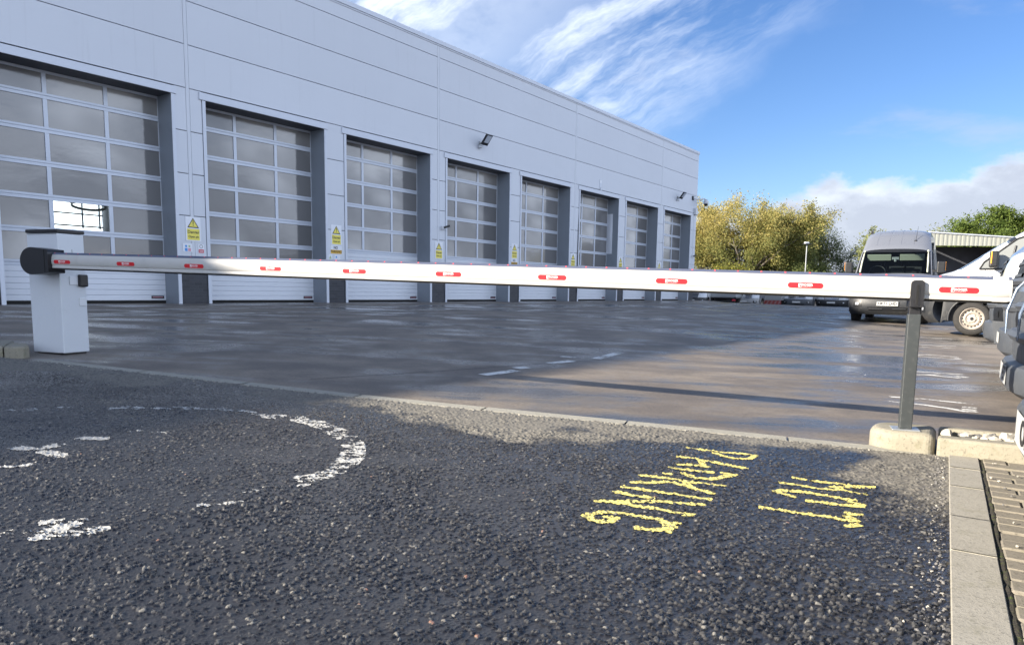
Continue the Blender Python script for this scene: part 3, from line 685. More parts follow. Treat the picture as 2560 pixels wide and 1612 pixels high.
for xa in np.arange(UL,x0-.5,9.0):
    for z0,z1 in ((1.06,2.13),(2.13,3.13),(3.13,4.13),(4.13,5.13)): b.box(xa,min(xa+8.99,x0-.44),0,.05,z0+g,z1-g)
br=MB(); br.box(UL,x0-.075,.012,.05,0,1.05)
b.build('cladding',M['panel'],BLD)
br.build('brick_plinth',M['brick'],BLD)
# joint strips, cap, head flashings, jamb trims
j=MB()
for s in seams: j=MB(); j.box(s-.045,s+.045,-.002,.05,1.06,8.53); j.build('joint_strip',M['panel'],BLD)
j=MB()
j.box(UR-.40,UR-.33,-.004,.05,1.06,5.13)
j.build('joint_strip',M['trim'],BLD)
c_=MB(); c_.box(UL,UR+.03,-.045,.30,8.545,8.68); c_.box(UL,UR+.02,-.02,.05,8.50,8.545); c_.build('roof_capping',M['trim'],BLD,bevel=.008)
c_=MB()
# end wall
for z0,z1 in ((0,1.06),(1.06,2.13),(2.13,3.13),(3.13,4.13),(4.13,5.13))+tuple(rows_): c_.box(UR-.05,UR,.052,DEEP,z0+g,z1-g)
c_.build('end_wall',M['panel'],BLD)
c_=MB(); c_.box(UR-.02,UR+.03,.30,DEEP,8.545,8.68); c_.build('verge_capping',M['trim'],BLD)
def make_door(u0,u1,rows,bent=False,lowglass=None):
    """sectional door standing .62 m back in its opening"""
    w=u1-u0; r=empty('sectional_door',(u0,.0,0)); r.parent=BLD
    # reveals, soffit, jamb trims, head flashing
    k=MB(); k.box(-.001,-.045+.0,.052,.85,0,LIN) if False else None
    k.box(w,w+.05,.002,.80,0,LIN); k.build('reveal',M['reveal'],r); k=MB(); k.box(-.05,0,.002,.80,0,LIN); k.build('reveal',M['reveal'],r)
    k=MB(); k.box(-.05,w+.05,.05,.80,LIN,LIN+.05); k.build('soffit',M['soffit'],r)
    k=MB()
    k.box(-.072,.012,-.022,.0,0,LIN-.01); k.build('jamb_trim',M['trim'],r); k=MB(); k.box(w-.012,w+.072,-.022,.0,0,LIN-.01); k.build('jamb_trim',M['trim'],r)
    k=MB(); k.box(-.15,w+.11,-.035,.0,LIN-.0,5.105); k.build('head_flashing',M['trim'],r,bevel=.004)
    # leaf
    yl=.62; L0,L1=-.05,w+.05; h0=.07; hs=[1.585+.705*i for i in range(5)]
    if rows==6: hs=[.88]+hs
    f=MB(); mw=.05
    cols=[L0,L0+(L1-L0)/3,L0+2*(L1-L0)/3,L1]
    topz=LIN+.02
    for i,hz in enumerate(hs):
        f.box(L0,L1,yl-.028,yl+.02,hz+.012,hz+.062); f.box(L0,L1,yl-.028,yl+.02,hz-.062,hz+.000)
        f.box(L0,L1,yl-.014,yl+.02,hz-.001,hz+.013)
    for i,z0 in enumerate(hs):
        z1=hs[i+1]-.06 if i+1<len(hs) else topz
        for q,cx in enumerate(cols):
            a,bb=(cx,cx+.055) if q==0 else ((cx-.055,cx) if q==3 else (cx-.045,cx+.045))
            f.box(a,bb,yl-.026,yl+.02,z0+.06,z1)
    f.box(L0,L1,yl-.03,yl+.02,LIN-.055,LIN+.03)
    f.build('frame',M['doorframe'],r,bevel=.003,seg=1)
    p=MB()
    for i,z0 in enumerate(hs):
        z1=hs[i+1]-.05 if i+1<len(hs) else topz
        for q in range(3):
            if lowglass and (i,q)==lowglass: continue
            p.box(cols[q]+.02,cols[q+1]-.02,yl-.004,yl+.012,z0+.05,z1)
    p.build('glazing',M['pane'],r)
    if lowglass:
        i,q=lowglass; z0=hs[i]; z1=hs[i+1]-.05
        p=MB(); p.box(cols[q]+.03,cols[q+1]-.03,yl-.003,yl+.003,z0+.055,z1-.0); p.build('clear_pane',M['clearglass'],r)
    # ribbed bottom section
    k=MB(); z=h0; zt=hs[0]-.062; n=max(4,int(round((zt-z)/.118))); st=(zt-z)/n
    prof_=[]
    for i in range(n):
        a=z+i*st; prof_+= [(yl-.026,a+.004),(yl-.030,a+.012),(yl-.030,a+st-.012),(yl-.026,a+st-.004),(yl-.014,a+st)]
    k.grid([[(L0,y,q) for y,q in prof_],[(L1,y,q) for y,q in prof_]],smooth=False)
    k.build('bottom_panel',M['doorslat'],r)
    k=MB(); k.box(L0,L1,yl-.024,yl+.03,0,h0); k.build('bottom_seal',M['rubber'],r)
    k=MB(); k.box(L1-.42,L1-.10,yl-.034,yl-.03,.115,.185,0); k.box(L1-.39,L1-.13,yl-.0355,yl-.034,.142,.158,1); k.build('nameplate',[M['black'],M['signpink']],r)
    k=MB(); k.box(L1,L1+.015,yl-.01,yl+.03,0,LIN); k.build('side_seal',M['rubber'],r)
    if bent:
        k=MB(); k.prism([(-.10,.2),(-.075,3.9),(-.12,3.2),(-.16,1.2)],-.024,-.0225); k.build('torn_trim_gap',M['gap'],r)
        k=MB()
        P=[]
        for i in range(9):
            zz=2.3+i*.24; row=[]
            for q in range(5):
                yy=.30+q*.08; bul=.055*math.sin(math.pi*i/8)*math.sin(math.pi*q/4)*(1.2-.25*q+.2*math.sin(i*2.1)); row.append((w-.002-bul,yy,zz))
            P.append(row)
        k.grid(P); k.build('dented_reveal',M['trim'],r)
    # dark hall behind the leaf
    return r
for i,(x0,x1) in enumerate(op):
    rows=6 if x0<3 else 5
    make_door(x0,x1,rows,bent=abs(x0-18.72)<.3,lowglass=(1,1) if -4.5<x0<-4 else None)
# through the one clear pane: a lit rooflight and its glazing bars inside the hall
em=bpy.data.materials.new('lit_rooflight'); em.use_nodes=True; tt_=em.node_tree; tt_.nodes.clear(); e_=N(tt_,'ShaderNodeEmission'); e_.inputs[0].default_value=(.92,.96,1,1); e_.inputs[1].default_value=1.6; o_=N(tt_,'ShaderNodeOutputMaterial'); tt_.links.new(e_.outputs[0],o_.inputs[0])
k=MB(); k.box(-2.9,-.70,2.98,3.0,1.80,2.75); k.build('lit_window',em,BLD)
k=MB()
for xx in (-2.9,-2.05,-1.2,-.78): k.box(xx-.02,xx+.02,2.93,2.97,1.85,2.8)
for z in (1.9,2.2,2.75): k.box(-2.95,-.7,2.92,2.96,z-.018,z+.018)
k.box(-4.2,-.4,3.05,3.08,0,4.9); k.build('inner_screen',M['trim'],BLD)
k=MB(); pth=[(-1.15+.42*math.cos(a),2.7,2.40+.10*math.sin(a)) for a in np.linspace(0,6.28,24)]; k.tube(pth,.035,8); k.build('hose_ring',M['zinc'],BLD)

# ------------------------------------------------------------------ signs and fittings on the front
def ux(u,y,h): 
    p=W(u,-y); return Vector((p.x,p.y,BASE+h))
def on_wall(name,u,h,y=0): return empty(name,tuple(ux(u,y,h)),ANG)
def place(o,u,h,y=0): o.location=ux(u,y,h); o.rotation_euler=(0,0,ANG); return o
RX=Matrix.Rotation(R(90),4,'X')     # text from xy to xz, facing -y
def TM(x,y,z): return Matrix.Translation((x,y,z))@RX
tD=text('Danger',.105,bold=.002); tO=text('Open pit',.075,bold=.0015); tN=text('NO',.11,sx=.9,bold=.003); tP=text('PARKING',.105,sx=.95,bold=.003); tX=text('!',.26)
def danger_sign():
    s=MB(); w,h=.40,.58
    s.box(-w/2,w/2,-.008,0,-h/2,h/2,0)
    s.prism([(-.155,.03),(.155,.03),(0,.27)],-.0095,-.008,2); s.prism([(-.118,.053),(.118,.053),(0,.235)],-.011,-.0095,1)
    s.prism([(-.013,.205),(.013,.205),(.008,.115),(-.008,.115)],-.012,-.011,2); s.disc((0,-.0118,.087),.013,mi=2)
    s.box(-.165,.165,-.0095,-.008,-.265,.005,1)
    s.mesh(tD,2,TM(0,-.011,-.075)); s.mesh(tO,2,TM(0,-.011,-.185))
    return s.build('danger_sign',[M['signwhite'],M['signyellow'],M['blacktxt']])
ds=danger_sign()
where=[(.01,1.815,'yellow danger open pit sign on the pilaster nearest the barrier cabinet'),(4.57,1.98,'yellow danger sign on the second pilaster, above the bold amber no parking sign'),
 (9.16,1.77,'yellow danger sign on the third pilaster, below the small wall camera'),(13.70,1.97,'yellow danger sign on the fourth pilaster, above a faint no parking sign'),
 (18.22,1.82,'small yellow danger sign on the pilaster left of the door with the torn jamb trim'),(22.82,1.87,'small yellow danger sign on the pilaster right of the door with the dented reveal'),
 (27.42,1.80,'tiny danger sign on the pilaster before the last door'),(31.98,1.62,'tiny danger sign at the far corner of the workshop')]
for i,(u,h,l) in enumerate(where):
    o=ds if i==0 else ds.copy()
    if i: COL.objects.link(o)
    place(o,u,h,-.0045 if i in(0,2,4,6,7) else 0); tag(o,l,'warning sign','danger signs along the workshop front')
s=MB(); s.box(-.21,.21,-.006,0,-.12,.12,0); s.box(-.21,.21,-.0075,-.006,-.115,-.005,1); s.mesh(tN,2,TM(-.02,-.0085,.055)); s.mesh(tP,2,TM(0,-.0085,-.058))
np_=s.build('no_parking_sign',[M['signwhite'],M['signamber'],M['blacktxt']])
place(np_,4.56,1.555); tag(np_,'white and amber no parking sign under the danger sign on the second pilaster','sign','no parking signs on the workshop front')
o=np_.copy(); COL.objects.link(o); place(o,13.70,1.555); tag(o,'faint no parking sign under the danger sign on the fourth pilaster','sign','no parking signs on the workshop front')
s=MB(); s.box(-.125,.125,-.005,0,-.1,.1,0); s.disc((-.04,-.0062,.035),.03,mi=1); s.disc((.045,-.0062,.035),.026,mi=3); s.box(-.075,-.005,-.0064,-.005,-.085,-.01,1); s.box(.01,.085,-.0064,-.005,-.085,-.01,2)
o=s.build('safety_notice',[M['signwhite'],M['signblue'],M['signpink'],M['signgreen']]); place(o,-.155,1.36,-.0045); tag(o,'small white notice with blue and pink blocks under the first danger sign','notice')
s=MB(); s.box(-.08,.08,-.005,0,-.11,.11,0); s.lathe([(.045,-.0065),(.036,-.0065)],18,3,Matrix.Translation((0,0,.055)),False); s.box(-.07,.07,-.0064,-.005,-.1,-.015,1); s.box(-.055,.055,-.0075,-.0064,-.05,-.04,2); s.box(-.05,.05,-.0075,-.0064,-.075,-.066,2)
o=s.build('prohibition_notice',[M['signwhite'],M['signred'],M['signwhite'],M['gap']]); place(o,.205,1.35,-.0045); tag(o,'small notice with a red lower half under the first danger sign','notice')
s=MB(); s.box(-.07,.07,-.005,0,-.08,.08,0); s.prism([(-.05,-.05),(.05,-.05),(0,.05)],-.0065,-.005,1)
o=s.build('hazard_notice',[M['signwhite'],M['signgreen']]); place(o,4.33,1.33); tag(o,'small notice with a faded green triangle below the amber no parking sign','notice')
s=MB(); s.box(-.11,.11,-.005,0,-.08,.08,0); s.disc((-.04,-.0062,.02),.03,mi=1); s.box(.02,.07,-.0064,-.005,-.06,.05,0)
o=s.build('safety_notice',[M['signwhite'],M['signblue']]); place(o,4.60,1.32); tag(o,'small white notice with a blue dot below the amber no parking sign','notice')
s=MB(); s.box(-.11,.11,-.012,0,-.18,.16,0); s.box(-.09,.09,-.014,-.012,.02,.14,1); s.box(-.05,.06,-.035,-.012,-.34,-.2,0)
o=s.build('bay_marker',[M['trim'],M['signwhite']],bevel=.004); place(o,20.57,5.42); tag(o,'pale plate with a small box under it above the sixth door','plate')
def flood(u,h,label):
    r=on_wall('floodlight',u,h); tag(r,label,'floodlight','floodlights on the workshop front')
    k=MB(); k.box(-.05,.05,-.03,0,-.07,.07); k.build('wall_plate',M['zinc'],r,bevel=.004)
    k=MB(); k.tube([(0,-.03,0),(0,-.22,.0)],.022,8); k.tube([(-.13,-.22,.0),(.13,-.22,.0)],.018,8); k.build('bracket',M['lampblack'],r)
    k=MB(); Mx=Matrix.Translation((0,-.30,.08))@Matrix.Rotation(R(-52),4,'X'); k.box(-.17,.17,-.23,.19,-.035,.035,0,Mx); k.build('housing',M['lampblack'],r,bevel=.012)
    k=MB(); k.box(-.13,.13,-.20,.08,-.042,-.036,0,Mx); k.build('lens',M['lens'],r)
    k=MB(); k.lathe([(0,-.12),(.055,-.12),(.055,-.02),(0,-.02)],14,0,Matrix.Translation((-.09,-.0,-.14))); k.build('sensor',M['camwhite'],r)
    return r
flood(11.43,5.72,'black floodlight on the cladding above the fourth door')
flood(29.55,5.75,'black floodlight above the last door near the far corner')
r=on_wall('dome_camera',31.75,5.95); tag(r,'dome camera on a long bracket reaching past the far corner','camera')
k=MB(); k.box(-.1,.1,-.06,0,-.12,.12); k.build('wall_plate',M['lampblack'],r,bevel=.01)
k=MB(); k.tube([(0,-.05,0),(.2,-.2,-.06),(.75,-.42,.02),(.95,-.45,.0)],.035,8); k.build('bracket',M['camwhite'],r)
k=MB(); k.lathe([(0,.16),(.12,.14),(.15,.02),(.15,-.08),(.13,-.1)],18,0,Matrix.Translation((.97,-.45,-.16))@Matrix.Rotation(R(90),4,'X')); k.build('housing',M['camwhite'],r)
k=MB(); k.lathe([(.125,0),(.11,-.06),(.07,-.11),(0,-.13)],18,0,Matrix.Translation((.97,-.45,-.26))@Matrix.Rotation(R(90),4,'X')); k.build('dome',M['black'],r)
s=MB(); s.box(-.16,.16,-.14,0,-.2,.2); o=s.build('alarm_box',M['camwhite'],bevel=.03,seg=3); place(o,32.18,5.22); tag(o,'white alarm box on the far corner below the dome camera','alarm box')
def wallcam(u,h,label):
    r=on_wall('wall_camera',u,h); tag(r,label,'camera','small cameras on the pilasters')
    k=MB(); k.box(-.05,.05,-.09,0,-.06,.06); k.build('junction_box',M['camwhite'],r,bevel=.008)
    k=MB(); Mx=Matrix.Translation((.09,-.14,.03))@Matrix.Rotation(R(35),4,'Z')@Matrix.Rotation(R(-18),4,'X'); k.box(-.035,.035,-.14,.08,-.035,.035,0,Mx); k.build('housing',M['black'],r,bevel=.01)
    k=MB(); k.tube([(0,-.08,-.03),(.05,-.12,-.06),(.09,-.14,.0)],.014,6); k.build('bracket',M['camwhite'],r)
wallcam(9.30,2.55,'small camera on the third pilaster above its danger sign'); wallcam(31.95,2.6,'small dark camera low on the corner pilaster')

# ------------------------------------------------------------------ barrier
av=Vector((.93895,-.34406,0)); nv=Vector((-.34406,-.93895,0)); Q0=Vector((-3.866,6.207,0))
BAR=empty('boom_barrier',(-3.999,6.363,zc)); BAR.rotation_euler=(0,0,math.atan2(av.y,av.x))
tag(BAR,'grey barrier cabinet with a long white boom lowered across the entrance','barrier')
# local: x along the boom, y away from the viewer (= -nv), z up ; origin at the middle of the cabinet foot
inv=(Matrix.Translation(BAR.location)@Matrix.Rotation(math.atan2(av.y,av.x),4,'Z')).inverted()
q0=inv@Vector((Q0.x,Q0.y,zc)); near=inv@Vector((-3.829,6.30,zc))
cx1=near.x; cx0=cx1-.363; cy0=near.y; cy1=cy0+.25
ztop=1.292-zc
k=MB(); k.box(cx0,cx1,cy0,cy1,.018,ztop-.03); k.build('cabinet',M['cab'],BAR,bevel=.008,seg=3)
k=MB(); k.box(cx0+.02,cx1-.02,cy0+.02,cy1-.02,-.01,.03)
k.tube([(cx1-.05,cy0+.012,-.01),(cx1-.05,cy0+.012,.03)],.006,6); k.build('foot',M['black'],BAR)
k=MB(); k.box(cx0-.006,cx1+.006,cy0-.006,cy1+.006,ztop-.026,ztop+.004); k.build('lid',M['black'],BAR,bevel=.006)
k=MB(); k.box(cx0+.01,cx1-.01,cy0-.002,cy0,ztop-.040,ztop-.030); k.build('lid_joint',M['zinc'],BAR)
# right-hand face fittings
def face(y0,y1,z0,z1,t_,name,m,bv=.004):
    k=MB(); k.box(cx1+.001,cx1+t_,cy0+y0,cy0+y1,z0,z1); return k.build(name,m,BAR,bevel=bv)
face(.085,.165,.60,.675,.008,'key_cover',M['cabtrim']); face(.165,.25,.585,.69,.03,'card_reader',M['black'],.01); face(.17,.242,.42,.49,.007,'socket_cover',M['cabtrim'])
face(.125,.130,.83,.90,.004,'lock_slot',M['zinc'],.001)
zb=lambda s: 1.030-.0222*s                    # height of the boom's middle
# hub
hz=zb(0)-zc-.005
k=MB(); pr=[]
for i in range(17):
    a=math.pi/2+math.pi*i/16; pr.append((q0.x-.09+.125*math.cos(a)*1.05, hz+.112*math.sin(a)))
pr+= [(q0.x+.10,hz-.095),(q0.x+.10,hz+.092)]
k.prism(pr,q0.y-.075,q0.y+.075,0); k.lathe([(0,q0.y+.10),(.10,q0.y+.10),(.105,q0.y+.05)],20,0,Matrix.Translation((q0.x-.09,0,hz)))
k.build('boom_holder',M['black'],BAR,bevel=.035,seg=4)
k=MB(); k.box(q0.x+.055,q0.x+.065,q0.y-.078,q0.y+.078,hz-.098,hz+.096); k.build('holder_collar',M['rubber'],BAR,bevel=.01)
# boom
prof2=[(0,.066),(.018,.066),(.030,.052),(.040,.030),(.0445,.004),(.043,-.022),(.039,-.0335),(.0355,-.038),(.0385,-.0425),(.0405,-.050),(.0395,-.058),(.028,-.062),(0,-.062)]
full=[(-n_,z) for n_,z in prof2]+[(n_,z) for n_,z in reversed(prof2)][1:-1]
def bp(s,n_,z): return (q0.x+s, q0.y+n_, zb(s)-zc+z)
S0,S1=.058,6.845
k=MB(); ss=np.linspace(S0,S1,30)
k.grid([[bp(s,n_,z) for n_,z in full+full[:1]] for s in ss])
k.add([bp(S0,n_,z) for n_,z in full],[list(range(len(full)))])
boom=k.build('boom',M['white_arm'],BAR,sharp=28)
k=MB(); cap=[(n_*1.05,z*1.05) for n_,z in full]
ring=[]
for s,f in ((S1-.085,1),(S1-.02,1),(S1-.004,.93),(S1+.004,.75)): ring.append([bp(s,n_*f,z*f) for n_,z in cap+cap[:1]])
k.grid(ring); k.add([bp(S1+.004,n_*.75,z*.75) for n_,z in cap],[list(range(len(cap)))]); k.build('end_cap',M['white_arm'],boom,sharp=28)
k=MB(); k.grid([[bp(s,n_,z) for n_,z in ((-.0195,.0662),(-.0325,.0515),(-.0285,.0500),(-.019,.060))] for s in ss],smooth=False)
k.grid([[bp(s,n_,z) for n_,z in ((-.021,.0668),(.021,.0668))] for s in ss],smooth=False); k.build('light_strip',M['strip'],boom)
k=MB()
s=.12
while s<6.74:
    k=MB(); k.add([bp(s-.0045,-.0215,.0650),bp(s+.0045,-.0215,.0650),bp(s+.0045,-.0275,.0588),bp(s-.0045,-.0275,.0588)],[(0,1,2,3)]); s+=.128; k.build('marker_light',M['reddot'],boom)
k=MB(); k.grid([[bp(s,n_,z) for n_,z in ((-.026,-.0615),(-.024,-.071),(.024,-.071),(.026,-.0615))] for s in ss],smooth=False); k.build('rubber_edge',M['rubber'],boom)
# stickers
tR=text('ROGER',.0155,'LEFT',1.12,bold=.0004); tS=text('TECHNOLOGY',.0046,'LEFT',1.65)
def sticker(s):
    k=MB(); w,h=.092,.0150; n=10; pts=[]
    for i in range(n+1): a=math.pi/2+math.pi*i/n; pts.append((-w+h+h*math.cos(a),h*math.sin(a)))
    for i in range(n+1): a=-math.pi/2+math.pi*i/n; pts.append((w-h+h*math.cos(a),h*math.sin(a)))
    zo=-.008
    def yy(z): return -(np.interp(z,[p[1] for p in prof2[::-1]],[p[0] for p in prof2[::-1]]))
    def P(x,z,e): c_=bp(s+x,0,zo+z); return (c_[0],q0.y+float(yy(zo+z))-e,c_[2])
    k.add([P(x,z,.0012) for x,z in pts],[list(range(len(pts)))],0)
    k.add([P(x,z,.002) for x,z in ((-.036,-.010),(-.020,-.010),(-.020,.010),(-.036,.010))],[(0,1,2,3)],1)
    k.add([P(x,z,.0028) for x,z in ((-.033,-.007),(-.0225,-.0075),(-.0225,.0055),(-.0275,-.001))],[(0,1,2,3)],0)
    for me,dx,dz in ((tR,-.0185,.0022),(tS,-.0185,-.0078)):
        k.add([P(v.co.x+dx,v.co.y+dz,.002) for v in me.vertices],[list(p.vertices) for p in me.polygons],1)
    return k.build('sticker',[M['red'],M['whitetxt']],boom)
for s in (.218,.898,1.573,2.268,2.965,3.678,4.389,5.125,5.861,6.607): sticker(s)

# ------------------------------------------------------------------ support post
PO=empty('support_post',(PX,PY,.117),math.atan2(av.y,av.x)); tag(PO,'dark grey square post with a black fork holding the boom end','post')
k=MB(); k.box(-.068,.068,-.06,.06,0,.007); k.build('base_plate',M['zinc'],PO,bevel=.002)
for x in (-.055,.055):
    for y in (-.047,.047):
        k=MB(); k.lathe([(0,.022),(.006,.022),(.006,.016),(.0095,.016),(.0095,.007),(0,.007)],6,0,Matrix.Translation((x,y,0))@Matrix.Rotation(R(90),4,'X')@Matrix.Scale(-1,4,(0,1,0)),False); k.build('bolt',M['zinc'],PO)
k=MB(); k.box(-.031,.031,-.031,.031,.007,.628); k.build('post',M['post'],PO,bevel=.004)
k=MB(); k.box(-.027,.027,-.027,.027,.60,.672); k.build('inner_tube',M['black'],PO,bevel=.003)
k=MB(); k.box(-.0325,.0325,-.060,.060,.665,.722); 
zt=.808
for y0,y1 in ((-.062,-.050),(.050,.062)):
    pr=[(-.0325,.70),(.0325,.70)]+[(.0325-.02+.02*math.cos(a),zt-.02+.02*math.sin(a)) for a in np.linspace(0,math.pi/2,6)]+[(-.0325+.02+.02*math.cos(a),zt-.02+.02*math.sin(a)) for a in np.linspace(math.pi/2,math.pi,6)]
    k.prism(pr,y0,y1)
k.build('fork',M['black'],PO,bevel=.003)
k=MB()
def slot(w,z0,z1,y0,y1,kk):
    pr=[(w*math.cos(a),z1+w*math.sin(a)) for a in np.linspace(0,math.pi,9)]+[(w*math.cos(a),z0+w*math.sin(a)) for a in np.linspace(math.pi,2*math.pi,9)]; kk.prism(pr,y0,y1)
slot(.0105,.683,.778,-.0655,-.062,k); k.build('fork_rib',M['black'],PO,bevel=.002)
k=MB(); slot(.005,.683,.778,-.0675,-.0655,k); k.build('fork_slot',M['rubber'],PO)
# ------------------------------------------------------------------ vehicles
M['van_silver']=plain('silver_grey_van_paint',(.20,.214,.245),.3,metal=.3,var=.02,coat=.5,dirt=.0,vs=1.2)
M['van_white']=plain('white_van_paint',(.60,.61,.62),.3,var=.02,coat=.5,dirt=.05,vs=1.2)
M['van_dark']=plain('blue_black_van_paint',(.035,.045,.07),.25,var=.05,coat=.6)
M['van_bluesilver']=plain('pale_blue_silver_van_paint',(.16,.21,.30),.25,metal=.3,var=.03,coat=.5)
M['bumper']=plain('grey_bumper_plastic',(.024,.026,.029),.5,var=.12,vs=4,dirt=.2,dirtcol=(.2,.19,.17))
M['bumper_light']=plain('mid_grey_bumper_plastic',(.062,.069,.080),.45,var=.08,vs=4,dirt=.15,dirtcol=(.25,.24,.22))
M['bumper_silver']=plain('silver_bumper_paint',(.26,.265,.27),.35,var=.06,coat=.3,vs=4)
M['grille']=plain('black_grille',(.012,.013,.015),.4,var=.1)
M['chrome']=plain('chrome_trim',(.75,.76,.78),.12,metal=1,var=.02)
M['lamp']=plain('headlamp_glass',(.55,.58,.62),.08,var=.2,vs=20,coat=1)
M['amber']=plain('amber_lens',(.75,.30,.04),.25,var=.05)
M['tyre']=plain('tyre_rubber',(.030,.029,.028),.8,var=.25,vs=12,spec=.3,dirt=.4,dirtcol=(.075,.07,.06))
M['rim']=plain('dusty_steel_rim',(.40,.36,.31),.5,metal=.3,var=.15,vs=14,dirt=.35,dirtcol=(.22,.16,.11))
M['interior']=plain('cab_interior',(.018,.02,.024),.7,var=.2)
M['visor']=plain('pale_sun_visor',(.42,.44,.36),.6,var=.03)
M['plate']=plain('white_number_plate',(.50,.51,.50),.35,var=.02)
M['plateY']=plain('yellow_number_plate',(.7,.5,.05),.35,var=.02)
M['sideglass']=glassmat('light_side_glass',(.20,.21,.205),.06); M['dullpink']=plain('faded_chevron',(.26,.13,.13),.5,var=.05); M['green']=plain('green_sticker',(.03,.55,.12),.4,var=.03)
M['chev']=plain('red_chevron_board',(.22,.035,.03),.5,var=.05); M['vanred']=plain('red_car_paint',(.55,.03,.03),.3,var=.03,coat=.4)
def resample(pts,step=.045):
    out=[pts[0]]
    for a,b in zip(pts[:-1],pts[1:]):
        L=math.hypot(b[0]-a[0],b[1]-a[1]); n=max(1,int(L/step))
        out+=[(a[0]+(b[0]-a[0])*i/n,a[1]+(b[1]-a[1])*i/n) for i in range(1,n+1)]
    return out
class Shell:
    """van body skin: the side outline swept across the width"""
    def __init__(s,outline,length,roof,wheels,wr=.345,arch=.43,W_=1.0,sill=.30,step=.06):
        s.L=length; s.W=W_; s.wheels=wheels; s.arch=arch; s.sill=sill; s.wr=wr
        s.out=resample(outline,step); n=len(s.out)
        # soften
        o=np.array(s.out)
        for _ in range(2): o[1:-1]=.25*o[:-2]+.5*o[1:-1]+.25*o[2:]
        s.out=[tuple(p) for p in o]
        s.yn=np.array([-1,-.97,-.93,-.86,-.76,-.62,-.45,-.25,0,.25,.45,.62,.76,.86,.93,.97,1])
    def hw(s,z): return s.W*float(np.interp(z,[.2,.5,1.15,1.4,2.0,2.5,2.8],[.965,.99,1.0,.965,.885,.81,.75]))
    def curve(s,y,z):
        a=abs(y); k=float(np.interp(z,[.3,1.0,1.35,2.2,2.6],[1,.9,.36,.32,.2])); return k*(.10*a**2+.20*a**7)
    def top(s,i,y):
        x,z=s.out[i]; drop=0
        if x<-1.4 and z>1.9: drop=.055*abs(y)**2.5+.035*abs(y)**9
        elif -1.0<x and z>1.0: drop=.03*abs(y)**4
        return (x-s.curve(y,z), y*s.hw(z-drop), z-drop)
    def topP(s): return [[s.top(i,y) for y in s.yn] for i in range(len(s.out))]
    def edge(s,sg): 
        e=[s.top(i,sg) for i in range(len(s.out))]; xs=[e[0][0]]; 
        return e
    def zbot(s,x):
        z=s.sill
        for wx in s.wheels:
            d=abs(x-wx)
            if d<s.arch: z=max(z,s.wr+math.sqrt(s.arch**2-d*d)-.0)
        return z
    def sideP(s,sg):
        e=s.edge(sg); cols=[]; lastx=9
        E=[]
        for p in e:
            if p[0]<lastx-1e-4: E.append(p); lastx=p[0]
        xs=[p[0] for p in E]; zs=[p[2] for p in E]
        extra=[]
        for wx in s.wheels:
            for a in np.linspace(0,math.pi,19): extra.append(wx+s.arch*math.cos(a)*.999)
        allx=sorted(set([round(x,4) for x in xs+extra if x>=-s.L]),reverse=True)
        for x in allx:
            zt=float(np.interp(-x,[-v for v in xs],zs)); zb=min(s.zbot(x),zt)
            nz=14; cols.append([(x,sg*s.hw(zb+(zt-zb)*k/nz),zb+(zt-zb)*k/nz) for k in range(nz+1)])
        return cols
    def nose(s,y,z,off=.006):
        """point on the nose at height z"""
        n=[p for p in s.out if p[0]>-.9 or p[1]<1.3]; n=s.out
        zz=[p[1] for p in n]; 
        # first crossing
        x=None
        for a,b in zip(n[:-1],n[1:]):
            if (a[1]-z)*(b[1]-z)<=0 and a[1]!=b[1]:
                t=(z-a[1])/(b[1]-a[1]); x=a[0]+(b[0]-a[0])*t; break
        if x is None: x=n[0][0]
        yn=max(-1,min(1,y/s.hw(z))); c=s.curve(yn,z); sl=.2*yn+1.4*abs(yn)**6*(1 if yn>0 else -1)
        return (x-c+off, y+off*sl, z)
    def patch(s,mb,y0,y1,z0,z1,off=.008,mi=0,ny=8,nz=4,shape=None):
        P=[]
        for k in range(nz+1):
            row=[]
            for j in range(ny+1):
                y=y0+(y1-y0)*j/ny; z=z0+(z1-z0)*k/nz
                if shape: y,z=shape(j/ny,k/nz,y,z)
                row.append(s.nose(y,z,off))
            P.append(row)
        mb.grid(P,mi)
NOSE_A=[(-.12,.24),(-.02,.30),(.03,.42),(.04,.56),(.02,.64),(-.02,.70),(-.03,.80),(-.06,1.00),(-.12,1.10),(-.24,1.16),(-.50,1.25),(-.80,1.33)]
